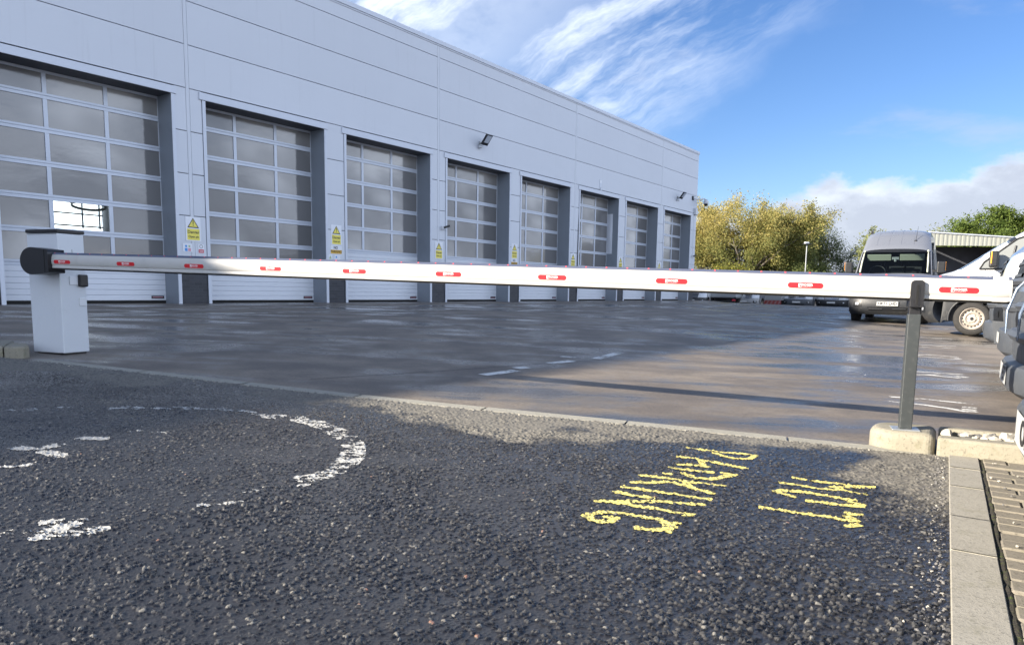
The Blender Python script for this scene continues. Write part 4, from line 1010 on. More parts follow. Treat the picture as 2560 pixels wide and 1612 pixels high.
def van(name,loc,ang,label,group=None,paint='van_silver',bump='bumper',roof=2.70,length=5.9,screen_top=(-1.52,2.13),crest=(-2.05,2.52),wheels=(-.97,-4.5),plate=None,hero=True,grille='bars',cat='van',visors=True,cowl=0.0):
    r=empty(name,loc,ang); tag(r,label,cat,group)
    outl=[(x+(cowl if z>1.2 else cowl*.5 if z>1.12 else 0),z) for x,z in NOSE_A]+[(-.86+cowl,1.37),screen_top,(screen_top[0]-.06,screen_top[1]+.05),crest,(crest[0]-.35,(crest[1]+roof)/2+.035),(crest[0]-.9,roof-.012),(-length*.6,roof),(-length+.12,roof-.03),(-length,roof-.10)]
    S=Shell(outl,length,roof,wheels,step=.06 if hero else .12)
    TP=S.topP(); n=len(TP)
    zs=[p[1] for p in S.out]; xs=[p[0] for p in S.out]
    i0=next(i for i in range(n) if xs[i]<-.84+cowl and zs[i]>1.3); i1=max(i for i in range(n) if zs[i]<screen_top[1]+.0 and xs[i]>screen_top[0]-.02)
    ym=len(S.yn)-1
    isglass=lambda i,j: i0<=i<i1 and 1<=j<ym-1
    BZ=.70
    isb=lambda i: zs[i]<BZ and xs[i]>-.5
    m=MB(); m.grid(TP,0,True,lambda i,j: isglass(i,j) or isb(i))
    bm=MB(); bm.grid(TP,0,True,lambda i,j: not isb(i))
    for sg in (-1,1):
        SP=S.sideP(sg)
        if sg<0: SP=[c_[::-1] for c_ in SP]
        def low(i,j): c_=SP[i][j]; return max(SP[i][j][2],SP[i][j+1][2])<BZ+.03 and SP[i][j][0]>wheels[0]+.1
        m.grid(SP,0,True,lambda i,j: low(i,j)); bm.grid(SP,0,True,lambda i,j: not low(i,j))
    e0=TP[-1]; m.add([p for p in e0]+[(-length,S.W*.96,S.sill),(-length,-S.W*.96,S.sill)],[list(range(len(e0)+2))])
    body=m.build('body',M[paint],r,sharp=35)
    # lower lip to close the bumper underneath
    bm.add([(p[0],p[1],p[2]) for p in TP[0]]+[(-.55,S.W*.93,.27),(-.55,-S.W*.93,.27)],[list(range(len(TP[0])+2))])
    bo=bm.build('bumper',M[bump],r,sharp=35)
    u_=MB(); u_.box(-length+.1,-.5,-S.W*.86,S.W*.86,.28,.62); u_.build('underside',M['grille'],r)
    # windscreen, just inside the opening
    if hero:
        g=MB(); g.grid([[ (p[0]+.0,p[1],p[2]-.004) for p in TP[i][1:ym]] for i in range(i0,i1+1)]); g.build('windscreen',M['vanglass'] if visors else M['darkglass'],r)
        g=MB()       # black border band
        B1=[[ (p[0]+.004,p[1]*(1 if j not in(0,) else 1),p[2]+.003) for j,p in enumerate(TP[i])] for i in range(n)]
        nb=max(1,int(round(.10/.06)))
        g.grid([B1[i][1:ym] for i in range(i1-nb,i1+1)])
        if visors: g.grid([B1[i][1:3] for i in range(i0,i1+1)]); g.grid([B1[i][ym-2:ym] for i in range(i0,i1+1)])
        g.build('windscreen_border',M['grille'],r)
        c_=MB(); c_.box(-2.5,-2.45,-.9,.9,.6,2.3); c_.box(-2.45,-.9,-.9,.9,.9,.95)
        c_.prism([(-1.35,.95),(-.95,1.30),(-.90,1.34),(-1.45,1.38),(-1.5,1.2)],-.9,.9); 
        for y in (-.45,.0,.45): c_.box(-2.3,-2.15,y-.2,y+.2,1.0,1.62); c_.box(-2.26,-2.18,y-.12,y+.12,1.62,1.82)
        for y in (-.9,.88): c_.box(-2.4,-1.4,y,y+.02,.9,1.4)
        c_.build('cab_interior',M['interior'],r)
        if visors:
            for y in (-.42,.42):
                v_=MB(); x=screen_top[0]+.03; Mx=Matrix.Translation((x-.0,y,screen_top[1]-.285))@Matrix.Rotation(R(28),4,'Y'); v_.box(-.012,.012,-.31,.31,-.095,.095,0,Mx); v_.build('sun_visor',M['visor'],r,bevel=.01)
            for y in (-.845,.845):
                v_=MB(); v_.tube([(-.98,y*1.0,1.40),(-1.24,y*.985,1.72),(-1.54,y*.955,2.03)],.028,6); v_.build('pillar_trim',M['visor'],r)
            w_=MB(); Mx=Matrix.Translation((-1.55,-.45 ,1.42))@Matrix.Rotation(R(65),4,'Y')
            w_.tube([tuple(Mx@Vector((.21*math.cos(a),.21*math.sin(a),0))) for a in np.linspace(0,2*math.pi,25)],.016,6); w_.build('steering_wheel',M['grille'],r)
            w_=MB(); w_.box(-1.52,-1.50,-.09,.09,1.78,1.86); w_.box(-1.49,-1.47,-.03,.03,1.72,1.80); w_.build('mirror',M['zinc'],r,bevel=.01)
    else:
        g=MB(); g.grid([[ (p[0]+.004,p[1],p[2]+.004) for p in TP[i][1:ym]] for i in range(i0,i1+1)]); g.build('windscreen',M['darkglass'],r)
        g=MB(); g.grid([[ (p[0]+.0,p[1],p[2]-.01) for p in TP[i][1:ym]] for i in range(i0,i1+1)]); g.build('cab_interior',M['interior'],r)
    # grille and lamps
    g=MB(); S.patch(g,-.52,.52,.715,1.03,.004,0,10,4,lambda a,b,y,z:(y*(.86+.14*b),z)); go=g.build('grille',M['grille'],r)
    for q,z in enumerate((.745,.83,.915,1.0)):
        g=MB(); P=[]
        for jj in range(13):
            y=-.5+1.0*jj/12; y*=.88+.12*(z-.7)/.3; p=S.nose(y,z,.012); P.append([(p[0]-.02,p[1],z+.017),(p[0],p[1],z+.014),(p[0]+.006,p[1],z-.006),(p[0]-.02,p[1],z-.014)])
        g.grid(P,smooth=False); g.build('grille_bar',M['chrome'] if grille=='chrome' else M[bump],r)
    if grille=='chrome_frame':
        g=MB(); path=[]
        for a,z in ((-.54,1.0),(-.50,.74),(-.44,.705)): path.append(S.nose(a,z,.014))
        path+= [S.nose(y,.695,.016) for y in np.linspace(-.35,.35,7)]
        for a,z in ((.44,.705),(.50,.74),(.54,1.0)): path.append(S.nose(a,z,.014))
        g.tube(path,.016,6); g.build('grille_frame',M['chrome'],r)
    if grille=='chrome':
        g=MB(); z=.885; x=S.nose(0,z,.03)[0]
        g.tube([(x,.10*math.cos(a),z+.10*math.sin(a)) for a in np.linspace(0,2*math.pi,25)],.012,6)
        for k in range(3):
            a=math.pi/2+2*math.pi*k/3; g.tube([(x,0,z),(x,.1*math.cos(a),z+.1*math.sin(a))],[.016,.006],6)
        g.build('emblem',M['chrome'],r)
    for sg in (-1,1):
        g=MB(); a0,a1=sorted((sg*.56,sg*.955)); S.patch(g,a0,a1,.76,1.04,.006,0,8,5,lambda a,b,y,z:(y,z+(.09 if False else .10)*(abs(y)-.56)*b)); g.build('headlight',M['lamp'],r)
        g=MB(); a0,a1=sorted((sg*.64,sg*.85)); S.patch(g,a0,a1,.44,.59,.004,0,6,3,lambda a,b,y,z:(y,z)); f_=g.build('fog_lamp_recess',M['grille'],bo)
        g=MB(); a0,a1=sorted((sg*.72,sg*.80)); S.patch(g,a0,a1,.50,.56,.012,0,5,3); g.build('fog_lamp',M['lamp'] if hero or grille=='chrome' else M['grille'],bo)
    # lower intake, lip
    g=MB(); S.patch(g,-.50,.50,.345,.445,.005,0,10,3,lambda a,b,y,z:(y*(.9+.1*b),z)); g.build('lower_intake',M['grille'],bo)
    g=MB()
    for y0_,y1_ in ((-.46,-.12),(.12,.46)):
        g.tube([S.nose(y,.395,.012) for y in np.linspace(y0_,y1_,6)],.014,6)
    g.build('intake_bar',M[bump],bo)
    g=MB(); x=S.nose(0,.56,.0)[0]+.012; g.box(x,x+.012,-.27,.27,.475,.60); g.build('plate_holder',M['grille'],bo,bevel=.004)
    g=MB(); g.box(x+.0125,x+.017,-.26,.26,.482,.593,0)
    if plate:
        me=text(plate,.108,'CENTER',.93,.004); Mx=Matrix.Translation((x+.0185,0,.537))@Matrix.Rotation(R(90),4,'Z')@RX
        g.mesh(me,1,Mx)
    g.build('number_plate',[M['plate'],M['blacktxt']],r)
    # wheels
    for wx in wheels:
        for sg in (-1,1):
            wheel(r,wx,sg*(S.W-.14),S.wr,sg)
    if hero:
        for sg in (-1,1):
            g=MB(); arc=[(wheels[0]+S.arch*math.cos(a),sg*(S.hw(.5)+.002),S.wr+S.arch*math.sin(a)) for a in np.linspace(-.12,math.pi+.12,25)]
            g.tube(arc,.022,6); g.build('arch_trim',M[bump],r)
            g=MB(); g.box(-length+.1,wheels[0]-S.arch-.02,min(sg*.99,sg*1.012),max(sg*.99,sg*1.012),.42,.62); g.build('side_moulding',M[bump],r,bevel=.008)
    for sg in (-1,1):
        yb=S.hw(1.45); mx=-1.08-(.16 if cowl else 0)
        g=MB(); a,b_=sorted((sg*(yb+.10),sg*(yb+.31))); g.box(mx-.12,mx+.04,a,b_,1.38,1.71); h_=g.build('wing_mirror',M['grille'],r,bevel=.035,seg=3)
        g=MB(); a,b_=sorted((sg*(yb-.02),sg*(yb+.12))); g.box(mx-.07,mx,a,b_,1.42,1.48); g.build('mirror_arm',M['grille'],h_)
        if hero:
            g=MB(); a,b_=sorted((sg*(yb+.308),sg*(yb+.316))); g.box(mx-.01,mx+.012,a,b_,1.46,1.70); g.build('indicator',M['amber'],h_)
        # cab side glass
        def onside(x,z,e): return (x,sg*(S.hw(z)+e),z)
        poly=[(-1.20+cowl*.7,1.36),(-1.27+cowl*.7,1.50),(-1.80+cowl*.7,1.96),(-1.92+cowl*.7,2.0),(-2.42,2.0),(-2.42,1.36)]
        g=MB(); g.add([onside(x,z,.006) for x,z in poly],[list(range(len(poly))) if sg<0 else list(range(len(poly)))[::-1]]); 
        g.build('side_window',M['sideglass'] if cowl else M['darkglass'],r)
        if hero:
            g=MB(); pth=[onside(x,z,.010) for x,z in poly+poly[:1]]; g.tube(pth,.018,6,cap=False); g.tube([onside(-1.55,1.36,.012),onside(-1.62,1.82,.012)],.02,6); g.build('window_frame',M['grille'],r)
            g=MB(); g.tube([onside(-1.14,.62,.001),onside(-1.14,1.34,.001)],.006,4); g.tube([onside(-2.5,.55,.001),onside(-2.5,2.06,.001),onside(-1.95,2.10,.001)],.006,4); g.build('door_gap',M['gap'],r)
    return r,S,TP,(i0,i1)
_wheel={}
def wheel(parent,x,y,r_,sg):
    if r_ not in _wheel:
        t_=MB(); w=.115
        t_.lathe([(r_*.64,-w),(r_*.72,-w-.006),(r_*.92,-w+.002),(r_*.985,-w+.03),(r_,-w*.4),(r_,w*.4),(r_*.985,w-.03),(r_*.92,w),(r_*.64,w)],40)
        to=t_.build('tyre',M['tyre']); 
        k=MB(); k.lathe([(r_*.66,-w+.002),(r_*.63,-w-.004),(r_*.60,-w+.012),(r_*.57,-w+.045),(r_*.50,-w+.06),(r_*.36,-w+.022),(r_*.31,-w+.03),(r_*.28,-w+.05),(r_*.21,-w+.045),(r_*.2,-w+.02),(0,-w+.018)],40)
        for q in range(16):
            a=2*math.pi*q/16; k.disc((r_*.475*math.cos(a),-w+.0445,r_*.475*math.sin(a)),.017,mi=1,n=10)
        for q in range(6):
            a=2*math.pi*q/6; k.lathe([(0,-.012),(.011,-.012),(.011,0)],6,0,Matrix.Translation((r_*.25*math.cos(a),-w+.04,r_*.25*math.sin(a))),False)
        k.disc((0,-w+.0165,0),r_*.10,mi=1,n=16)
        ro=k.build('rim',[M['rim'],M['grille']],sharp=40)
        _wheel[r_]=(to.data,ro.data); bpy.data.objects.remove(to); bpy.data.objects.remove(ro)
    e=empty('wheel',(x,y,r_),0 if sg<0 else math.pi); e.parent=parent
    for nm,me in zip(('tyre','rim'),_wheel[r_]):
        o=bpy.data.objects.new(nm,me); COL.objects.link(o); o.parent=e
def gl(u,d): p=W(u,d); return (p.x,p.y,gzf(p.x,p.y))
A_IN=R(54.7896+180); A_OUT=math.atan2(UX,-UY)
# the silver high-roof van facing us
rA,SA,TPA,iA=van('panel_van',gl(11.85,13.72),A_IN+R(4),'silver grey high roof van facing the viewer behind the boom, plate HK71 LHD',None,'van_silver','bumper',2.72,plate='HK71 LHD',grille='chrome_frame')
g=MB()
for y in (-.62,-.25,.12,.5):
    pts=[]
    for i in range(iA[1]+3,len(SA.out)-6):
        p=SA.top(i,y); pts.append((p[0],p[1],p[2]+.001))
    g.tube(pts[::3],.007,4)
g.build('roof_rib',M['van_silver'],rA)
g=MB(); p=SA.top(iA[1]+6,.55); g.tube([p,(p[0]-.18,p[1]+.03,p[2]+.42)],[.008,.003],5); g.lathe([(0,.03),(.03,.02),(.035,0)],10,0,Matrix.Translation(p)@Matrix.Rotation(R(90),4,'X')); g.build('aerial',M['grille'],rA)
g=MB(); g.box(-2.75,-2.6,-.80,-.74,2.60,2.70); g.build('roof_fitting',M['grille'],rA,bevel=.01)
# the white van nosing out across the yard, seen from its side
rB,SB,TPB,iB=van('panel_van',gl(8.45,14.99),A_OUT,'white van seen side on behind the boom tip, dusty steel front wheel showing',None,'van_white','bumper',2.40,length=5.9,cowl=.24,screen_top=(-1.60,2.07),crest=(-2.08,2.27),wheels=(-.98,-4.4),visors=False)
# the row of noses at the right edge
for i,(u,d,pl,lab,paint) in enumerate(((-7.52,17.00,'ONT','nearest van nose in the right hand row, its plate ends in ONT','van_bluesilver'),(-4.95,16.86,'ET','second van nose in the right hand row, grey bumper and plate ending ET','van_bluesilver'),
    (-2.36,16.74,None,'third van nose in the right hand row, bumper with a small dirty plate','van_bluesilver'),(.22,16.52,None,'fourth and farthest grey bumper of the right hand row, before the white van wheel','van_bluesilver'))):
    r,S,TP,ii=van('parked_van',gl(u,d+(.145,.135,.12,.095)[i]),A_OUT+R((7,5,4,2)[i]),lab,'vans nosed up in a row at the right edge',paint,'bumper_light',2.40,plate=None,hero=False,grille='bars')
    if i>1: r.scale=(1,1,1.24)
    # bulky front bumper step that carries the plate
    k=MB(); P=[]
    for y in np.linspace(-.86,.86,25):
        a=abs(y)/.86; x=.070-.05*a**2-.19*a**5
        P.append([(-.06,y,.26),(x-.05,y,.268),(x-.008,y,.30),(x,y,.34),(x,y,.425),(x-.012,y,.445),(x-.06,y,.458),(-.02,y,.468)])
    k.grid(P); k.add([p for p in P[0]],[list(range(8))]); k.add([p for p in P[-1]],[list(range(8))[::-1]])
    k.build('bumper_step',M['bumper_light'],r,sharp=40)
    for z,x,h in ((.60,.055,.055),(.78,.03,.045)):
        for sg in (1,):
            k=MB(); Q=[]
            for y in np.linspace(-.84,.84,25):
                a=abs(y)/.84; xx=x-.05*a**2-.20*a**6; Q.append([(xx-.10,y,z+h),(xx-.02,y,z+h*.7),(xx,y,z+h*.2),(xx-.015,y,z-h*.3),(xx-.11,y,z-h)])
            k.grid(Q); k.add(Q[0],[list(range(5))]); k.add(Q[-1],[list(range(5))[::-1]]); k.build('grille_blade',M['bumper_light'],r,sharp=35)
    k=MB(); 
    for sg in (-1,1):
     if i==1: k=MB(); k.tube([(.045,sg*.50,.60),(.045,sg*.53,.75),(.0,sg*.55,.90),(-.08,sg*.53,1.0)],[.004,.009,.009,.004],8); k.build('grille_edge',M['van_bluesilver'],r)
    for o in list(r.children):
        if o.name.startswith('number_plate'): bpy.data.objects.remove(o)
    for o in list(bpy.data.objects):
        if o.name.startswith('plate_holder') and o.parent and o.parent.parent==r: bpy.data.objects.remove(o)
    k=MB(); Q=[]
    for y in np.linspace(-.26,.26,11):
        a=abs(y)/.86; x=.074-.05*a**2; Q.append([(x,y,.322 if i<2 else .352),(x,y,.436 if i<2 else .428)])
    k.grid(Q,0,False)
    if pl:
        me=text(pl,.118,'RIGHT',1.25 if len(pl)>2 else 1.5,.004); Mx=Matrix.Translation((.0765,.245 ,.379))@Matrix.Rotation(R(90),4,'Z')@RX
        k.mesh(me,1,Mx)
    k.build('number_plate',[M['plate'],M['blacktxt']],r)
    if i==2:
        k=MB(); k.box(-1.2,-1.1,.2,.8,1.62,1.7,0); k.build('windscreen_sticker',M['green'],r)
# the back row
def back(px_u,d,lab,paint,bump,gr,ang=0):
    van('parked_van',gl(px_u,d),A_IN+R(ang),lab,'vehicles parked at the far end of the yard',paint,bump,2.34,plate=None,hero=False,grille=gr,screen_top=(-1.50,1.96),crest=(-1.95,2.18))
back(36.5,-1.75,'dark nosed van beside the far corner of the workshop','van_white','bumper','chrome',10)
back(39.2,.87,'silver van with chrome grille in the far row, between the trailer and the chevron board','van_silver','bumper_silver','chrome')
back(41.0,3.85,'grey van in the far row just right of the red car','van_silver','bumper_light','chrome')
back(42.3,5.75,'dark grey van in the far row next to the big silver van wheel','van_white','bumper','chrome')
# flat trailer, dropside truck tail with chevrons, red car
def flat(name,u,d,lab,cat,ang,parts):
    r=empty(name,gl(u,d),ang); tag(r,lab,cat,'vehicles parked at the far end of the yard'); parts(r); return r
def trailer(r):
    k=MB(); k.box(-4.2,0,-1.0,1.0,.78,1.25); k.build('side_boards',M['zinc'],r,bevel=.02)
    k=MB(); k.box(-4.2,0,-1.0,1.0,.70,.78); k.box(-4.0,-.1,-.5,-.4,.45,.70); k.box(-4.0,-.1,.4,.5,.45,.70); k.box(-.06,0,-.9,.9,.42,.6); k.build('chassis',M['grille'],r)
    k=MB(); k.box(-.02,.01,-.98,-.75,.55,.66); k.box(-.02,.01,.75,.98,.55,.66); k.build('tail_lamp',M['signred'],r)
    for x in (-1.0,-2.0):
        for sg in (-1,1): wheel(r,x,sg*.88,.345,sg)
flat('trailer',38.2,-.30,'grey flatbed trailer in the far row left of the silver van','trailer',A_IN,trailer)
def tail(r):
    k=MB(); k.box(-4.6,0,-.95,.95,.62,1.35); k.build('bed',M['bumper_silver'],r,bevel=.02)
    k=MB(); k.box(0,.02,-.92,.92,.36,.62,0)
    for q in range(7):
        y=-.86+.26*q; k.add([(.0215,y,.37),(.0215,y+.11,.37),(.0215,y+.22,.61),(.0215,y+.11,.61)],[(0,1,2,3)],1)
    k.build('chevron_board',[M['chev'],M['dullpink']],r)
    k=MB(); k.box(-4.5,-.05,-.4,.4,.4,.62); k.build('chassis',M['grille'],r)
    k=MB(); k.box(-6.2,-4.62,-.95,.95,.55,2.0); k.build('cab',M['van_white'],r,bevel=.12,seg=3)
    for x in (-.9,-5.2):
        for sg in (-1,1): wheel(r,x,sg*.80,.345,sg)
flat('dropside_truck',40.6,2.05,'dropside truck tail with a red striped board in the far row','truck',A_IN,tail)
def car(r):
    pr=[(0,.28),(.02,.6),(-.05,.78),(-.9,.92),(-1.5,1.42),(-3.0,1.45),(-3.8,1.0),(-4.1,.95),(-4.15,.35),(-4.0,.25)]
    k=MB(); k.prism(pr,-.86,.86); k.build('body',M['vanred'],r,bevel=.10,seg=3)
    k=MB(); k.prism([(-.98,.95),(-1.52,1.36),(-2.95,1.38),(-3.6,1.0)],-.87,.87); k.add([(-.93,-.7,.965),(-.93,.7,.965),(-1.46,.62,1.405),(-1.46,-.62,1.405)],[(0,1,2,3)]); k.build('window',M['darkglass'],r)
    k=MB(); k.box(-.02,.04,-.7,.7,.3,.5); k.build('bumper',M['grille'],r,bevel=.02)
    for sg in (-1,1):
        k=MB(); a,b_=sorted((sg*.5,sg*.8)); k.box(-.06,.03,a,b_,.6,.72); k.build('headlight',M['lamp'],r,bevel=.02)
    for x in (-.75,-3.3):
        for sg in (-1,1): wheel(r,x,sg*.78,.30,sg)
flat('parked_car',43.6,2.35,'red car behind the far row, mostly hidden by the boom','car',A_IN,car)

# ------------------------------------------------------------------ open shed at the right
def corrug(name,c1):
    m,t,b=nt(name); co=objco(t); w=N(t,'ShaderNodeTexWave',wave_type='BANDS',bands_direction='X'); w.inputs['Scale'].default_value=1.6; t.links.new(co,w.inputs['Vector'])
    n=noise(t,co,1.2,5); c=mixc(t,n,c1,tuple(x*.85 for x in c1)); t.links.new(c,b.inputs['Base Color']); b.inputs['Roughness'].default_value=.5
    return m
M['corr']=corrug('pale_corrugated_sheet',(.34,.345,.295))
SH=empty('open_shed',(24.85,45.1,.1),R(-5)); tag(SH,'open fronted shed with a pale corrugated fascia behind the vans','shed')
def corr_wall(x0,x1,y,z0,z1,ztilt=0,axis='x'):
    P=[]; n=int((x1-x0)/.045); 
    for i in range(n+1):
        x=x0+(x1-x0)*i/n; ph=(x/.25)%1; off=.016*min(1,max(0,(abs(ph-.5)-.16)/.08)); zz=z1+ztilt*(x-x0)/(x1-x0)
        P.append([(x,y-off,z0),(x,y-off,zz)] if axis=='x' else [(y-off,x,z0),(y-off,x,zz)])
    return P
k=MB(); k.grid(corr_wall(0,11,0,3.78,4.56,-.62),smooth=False); k.build('fascia',M['corr'],SH)
k=MB(); k.add([(-.05,-.07,4.54),(11.05,-.07,3.92),(11.05,.02,3.92),(-.05,.02,4.54),(-.05,-.07,4.60),(11.05,-.07,3.98),(11.05,.02,3.98),(-.05,.02,4.60)],[(0,1,5,4),(4,5,6,7),(3,7,6,2),(0,4,7,3),(1,2,6,5),(0,3,2,1)]); k.build('gutter',M['trim'],SH)
k=MB(); k.add([(0,.022,4.55),(11,.022,3.93),(11,3.5,3.93),(0,3.5,4.55)],[(0,1,2,3)]); k.build('roof',M['corr'],SH)
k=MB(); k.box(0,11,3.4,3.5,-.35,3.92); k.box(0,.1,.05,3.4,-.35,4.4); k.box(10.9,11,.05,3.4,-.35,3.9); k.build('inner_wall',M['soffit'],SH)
k=MB(); k.grid(corr_wall(5.2,11,-.02,-.35,3.78),smooth=False); k.build('front_wall',M['corr'],SH)
for x in (.1,5.0):
    k=MB(); k.box(x,x+.2,.05,.25,-.35,3.8); k.build('column',M['soffit'],SH)
# ------------------------------------------------------------------ lamp post
p=(24.15,62.0); LP=empty('lamp_post',(p[0],p[1],gzf(*p)),R(10)); tag(LP,'slim pale lamp post with a flat head in front of the trees','lamp post')
k=MB(); k.tube([(0,0,0),(0,0,5.15)],[.055,.04],10); k.build('pole',M['zinc'],LP)
k=MB(); k.box(-.36,.36,-.15,.15,5.12,5.20); k.build('lamp_head',M['lampblack'],LP,bevel=.03); k=MB(); k.box(-.20,.14,-.12,.12,5.20,5.35); k.build('top_box',M['camwhite'],LP,bevel=.03)

# ------------------------------------------------------------------ trees
def leafm(name):
    m,t,b=nt(name); col=N(t,'ShaderNodeAttribute',attribute_name='tint').outputs['Color']
    b.inputs['Roughness'].default_value=.6; b.inputs['Specular IOR Level'].default_value=.25; t.links.new(col,b.inputs['Base Color'])
    tl=N(t,'ShaderNodeBsdfTranslucent'); t.links.new(col,tl.inputs[0]); mx=N(t,'ShaderNodeMixShader'); mx.inputs[0].default_value=.5
    t.links.new(b.outputs[0],mx.inputs[1]); t.links.new(tl.outputs[0],mx.inputs[2]); t.links.new(mx.outputs[0],t.nodes['Material Output'].inputs[0]); return m
M['leaf']=leafm('leaves'); M['bark']=concrete('bark',(.07,.06,.05),(.13,.115,.095),.1)
def branches(rn,base,h,spread,levels=3,n0=6,lean=.35,r0=.22,z_fork=.28,elev=(.45,1.25)):
    """returns list of polylines with radii, and tips"""
    out=[];tips=[]
    def grow(p,d,L,r,lv):
        pts=[p]; q=p.copy(); dd=d.copy(); k=5
        for i in range(k):
            dd=(dd+Vector((rn.gauss(0,.16),rn.gauss(0,.16),rn.gauss(.03,.12)))).normalized(); q=q+dd*L/k; pts.append(q.copy())
        out.append((pts,[r*(1-.65*i/k) for i in range(k+1)]))
        if lv==0: tips.extend([(pts[i],dd) for i in (2,3,4,5)]); return
        if lv==1: tips.append((pts[-1],dd)); tips.append((pts[3],dd))
        m=rn.randint(3,5)
        for j in range(m):
            i=rn.randint(2,k); a=rn.uniform(0,6.283); x=dd.orthogonal().normalized(); y=dd.cross(x)
            nd_=(dd*rn.uniform(.5,1.0)+(x*math.cos(a)+y*math.sin(a))*rn.uniform(.5,1.0)+Vector((0,0,.15))).normalized()
            grow(pts[i],nd_,L*rn.uniform(.5,.75),r*(1-.65*i/k)*.62,lv-1)
    trunk=[base,base+Vector((.1,.0,h*z_fork*.5)),base+Vector((.0,.1,h*z_fork))]
    out.append((trunk,[r0,r0*.85,r0*.75]))
    for j in range(n0):
        a=2*math.pi*j/n0+rn.uniform(-.4,.4); el=rn.uniform(*elev)
        d=Vector((math.cos(a)*math.cos(el)*spread,math.sin(a)*math.cos(el)*spread,math.sin(el))).normalized()
        grow(trunk[-1],d,h*rn.uniform(.36,.5),r0*.55,levels-1)
    return out,tips
def tree(name,x,y,h,wide,label,seed,tints,nleaf,leaf=.16,clump=.55,r0=.2,levels=3,n0=6,shape=None,droop=.15,fill=0,cat='tree',z_fork=.28,elev=(.45,1.25),tintf=None):
    h+=.3; rn=random.Random(seed); r=empty(name,(x,y,gzf(x,y))); tag(r,label,cat)
    br,tips=branches(rn,Vector((0,0,0)),h,1.0,levels,n0,r0=r0,z_fork=z_fork,elev=elev)
    # fit to height and width
    P=[q for pts,_ in br for q in pts]; zmax=max(q.z for q in P)
    qx=sorted(q.x for q in P); qy=sorted(q.y for q in P); lo,hi=int(.02*len(P)),int(.98*len(P))
    mx=(qx[lo]+qx[hi])/2; my=(qy[lo]+qy[hi])/2; wx=(qx[hi]-qx[lo])/2; wy=(qy[hi]-qy[lo])/2
    sx=(wide/2-clump*.6)/wx; sy=(wide/2-clump*.6)/wy; sz=(h-clump*.6)/zmax
    def f(q):
        k_=min(1,max(0,(q.z/zmax-z_fork*.7)/.3)); return Vector(((q.x-mx*k_)*sx,(q.y-my*k_)*sy,q.z*sz))
    k=MB()
    k.tube([f(q) for q in br[0][0]],br[0][1],9)
    tr_=k.build('trunk',M['bark'],r)
    k=MB()
    for pts,rs in br[1:]:
        if rs[0]>.006: k.tube([f(q) for q in pts],[max(.010,a) for a in rs],5,cap=False)
    k.build('limbs',M['bark'],r)
    T=[(f(p),d) for p,d in tips]
    for _ in range(fill):                 # outer sprays that round the crown off
        a_=rn.uniform(0,6.283); e_=math.asin(rn.uniform(-.1,1)); q_=rn.uniform(.72,1.0)
        T.append((Vector((math.cos(a_)*math.cos(e_)*(wide/2-clump*.5)*q_,math.sin(a_)*math.cos(e_)*(wide/2-clump*.5)*q_,h*.42+math.sin(e_)*(h*.58-clump*.4)*q_)),None))
    n=nleaf; nr=np.random.default_rng(seed)
    vs=np.empty((n*4,3),np.float32); cols=np.empty((n,3),np.float32)
    ci=nr.integers(0,len(T),n); cen=np.array([list(T[i][0]) for i in range(len(T))])
    ctint=nr.random(len(T)); csz=nr.uniform(.55,1.25,len(T))
    off=nr.normal(0,1,(n,3))*(clump*.5)*csz[ci][:,None]; off[:,2]=off[:,2]*.75-np.abs(nr.normal(0,droop,n))
    c0=cen[ci]+off; c0[:,2]=np.maximum(c0[:,2],.15)
    a=nr.normal(0,1,(n,3)); a/=np.linalg.norm(a,axis=1)[:,None]; b_=np.cross(a,nr.normal(0,1,(n,3))); b_/=np.linalg.norm(b_,axis=1)[:,None]
    s=leaf*nr.uniform(.5,1.25,n)[:,None]
    v=np.stack([c0-a*s,c0+b_*s*.45,c0+a*s,c0-b_*s*.45],1)
    t0=np.array(tints[0]);t1=np.array(tints[1])
    w=tintf(c0,ctint[ci],nr) if tintf else np.clip(.6*ctint[ci]+.4*nr.random(n),0,1)
    cols=(t0[None]*(1-w[:,None])+t1[None]*w[:,None])*nr.uniform(.7,1.25,n)[:,None]
    o=np_mesh('crown',v.reshape(-1,3),np.arange(n*4).reshape(-1,4),M['leaf'],smooth=False,parent=r)
    at=o.data.attributes.new('tint','FLOAT_COLOR','FACE'); at.data.foreach_set('color',np.concatenate([cols,np.ones((n,1))],1).astype(np.float32).ravel())
    return r
YEL_=(.44,.365,.125); GRN=(.185,.21,.07); GRN2=(.10,.14,.05); GREY=(.15,.17,.09)
def wt(c0,ct,nr):
    z=c0[:,2]/9.5; x=c0[:,0]/6
    return np.clip(1.32-1.2*z+.28*(x)+.6*(ct-.5)+.22*nr.normal(0,1,len(z)),0,1)
tree('willow_tree',21.0,69,10.2,11.6,'large dome shaped tree turning yellow beside the workshop corner',11,(YEL_,GRN),125000,.095,.75,.35,levels=3,n0=9,fill=150,droop=.35,tintf=wt,z_fork=.18,elev=(.15,1.35))
tree('willow_tree',25.6,71,9.7,7.6,'yellow green tree right of the dome shaped one, with bare limbs showing',23,(YEL_,GRN),46000,.095,.65,.28,levels=3,n0=8,fill=40,droop=.3,tintf=wt,z_fork=.2,elev=(.25,1.3))
tree('ash_tree',28.9,72,8.3,6.4,'thin grey green tree left of the young tree, dark twigs against the cloud',31,(GREY,GRN2),15000,.08,.6,.22,levels=3,n0=8,fill=20,droop=.15,z_fork=.2,elev=(.3,1.3))
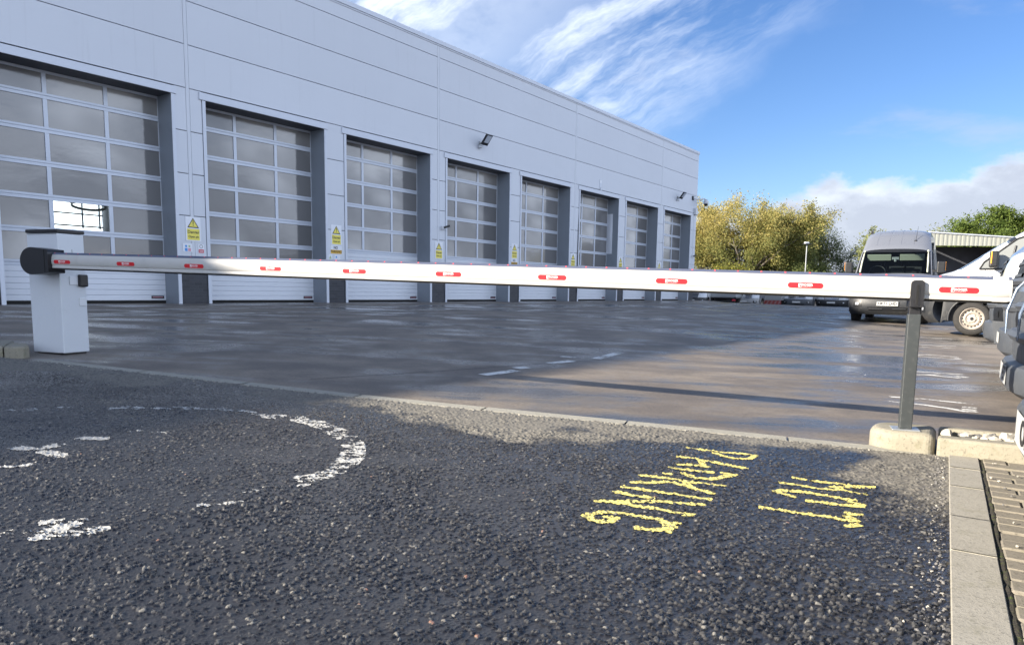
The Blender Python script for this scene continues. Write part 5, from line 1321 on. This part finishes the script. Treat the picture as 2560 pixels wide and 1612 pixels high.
tree('shrub',26.5,66,4.1,7.0,'dense green bush behind the lamp post',37,(GRN,GRN2),30000,.10,.7,.10,levels=3,n0=9,z_fork=.1,elev=(.1,1.2),cat='bush')
tree('shrub',30.4,68,3.9,5.5,'dense green bush below the young tree at the left of the silver van',41,(GRN,GRN2),20000,.10,.65,.10,levels=3,n0=9,z_fork=.1,elev=(.1,1.2),cat='bush')
tree('shrub',17.5,64,3.6,6.0,'yellow green bush at the foot of the dome shaped tree',43,((.33,.30,.05),GRN),22000,.10,.7,.10,levels=3,n0=9,z_fork=.1,elev=(.1,1.2),cat='bush')
tree('shrub',21.8,65,2.9,5.6,'brownish bush below the bare limbs of the yellow green tree',47,((.24,.20,.05),GRN),16000,.10,.65,.10,levels=3,n0=8,z_fork=.1,elev=(.1,1.2),cat='bush')
tree('young_tree',28.9,58,6.3,4.6,'young sparse tree with pale green leaves behind the silver van',53,((.32,.33,.15),(.21,.24,.10)),4300,.12,.42,.10,levels=3,n0=7,z_fork=.25,elev=(.45,1.3))
tree('oak_tree',50.3,78,10.4,9.8,'broad green tree above the shed roof at the right',61,((.17,.22,.045),(.09,.14,.03)),60000,.14,.85,.4,levels=3,n0=9,fill=80,z_fork=.25,elev=(.2,1.3))
tree('oak_tree',57.5,80,9.4,9.5,'lower olive tree at the right edge beside the broad green one',67,((.24,.24,.06),(.14,.17,.04)),34000,.14,.95,.35,levels=3,n0=9,z_fork=.25,elev=(.2,1.3))
tree('oak_tree',47.2,82,8.6,6.5,'small olive tree left of the broad green one above the shed',71,((.22,.23,.06),(.13,.17,.04)),22000,.14,.85,.3,levels=3,n0=8,z_fork=.25,elev=(.2,1.3))
tree('oak_tree',41.5,84,8.0,5.5,'top of a distant tree peeping over the shed just right of the silver van roof',73,((.24,.25,.09),(.14,.17,.05)),14000,.14,.8,.3,levels=3,n0=8,z_fork=.25,elev=(.2,1.3))
SC.cycles.max_bounces=8; SC.cycles.transparent_max_bounces=16
bpy.context.view_layer.update()
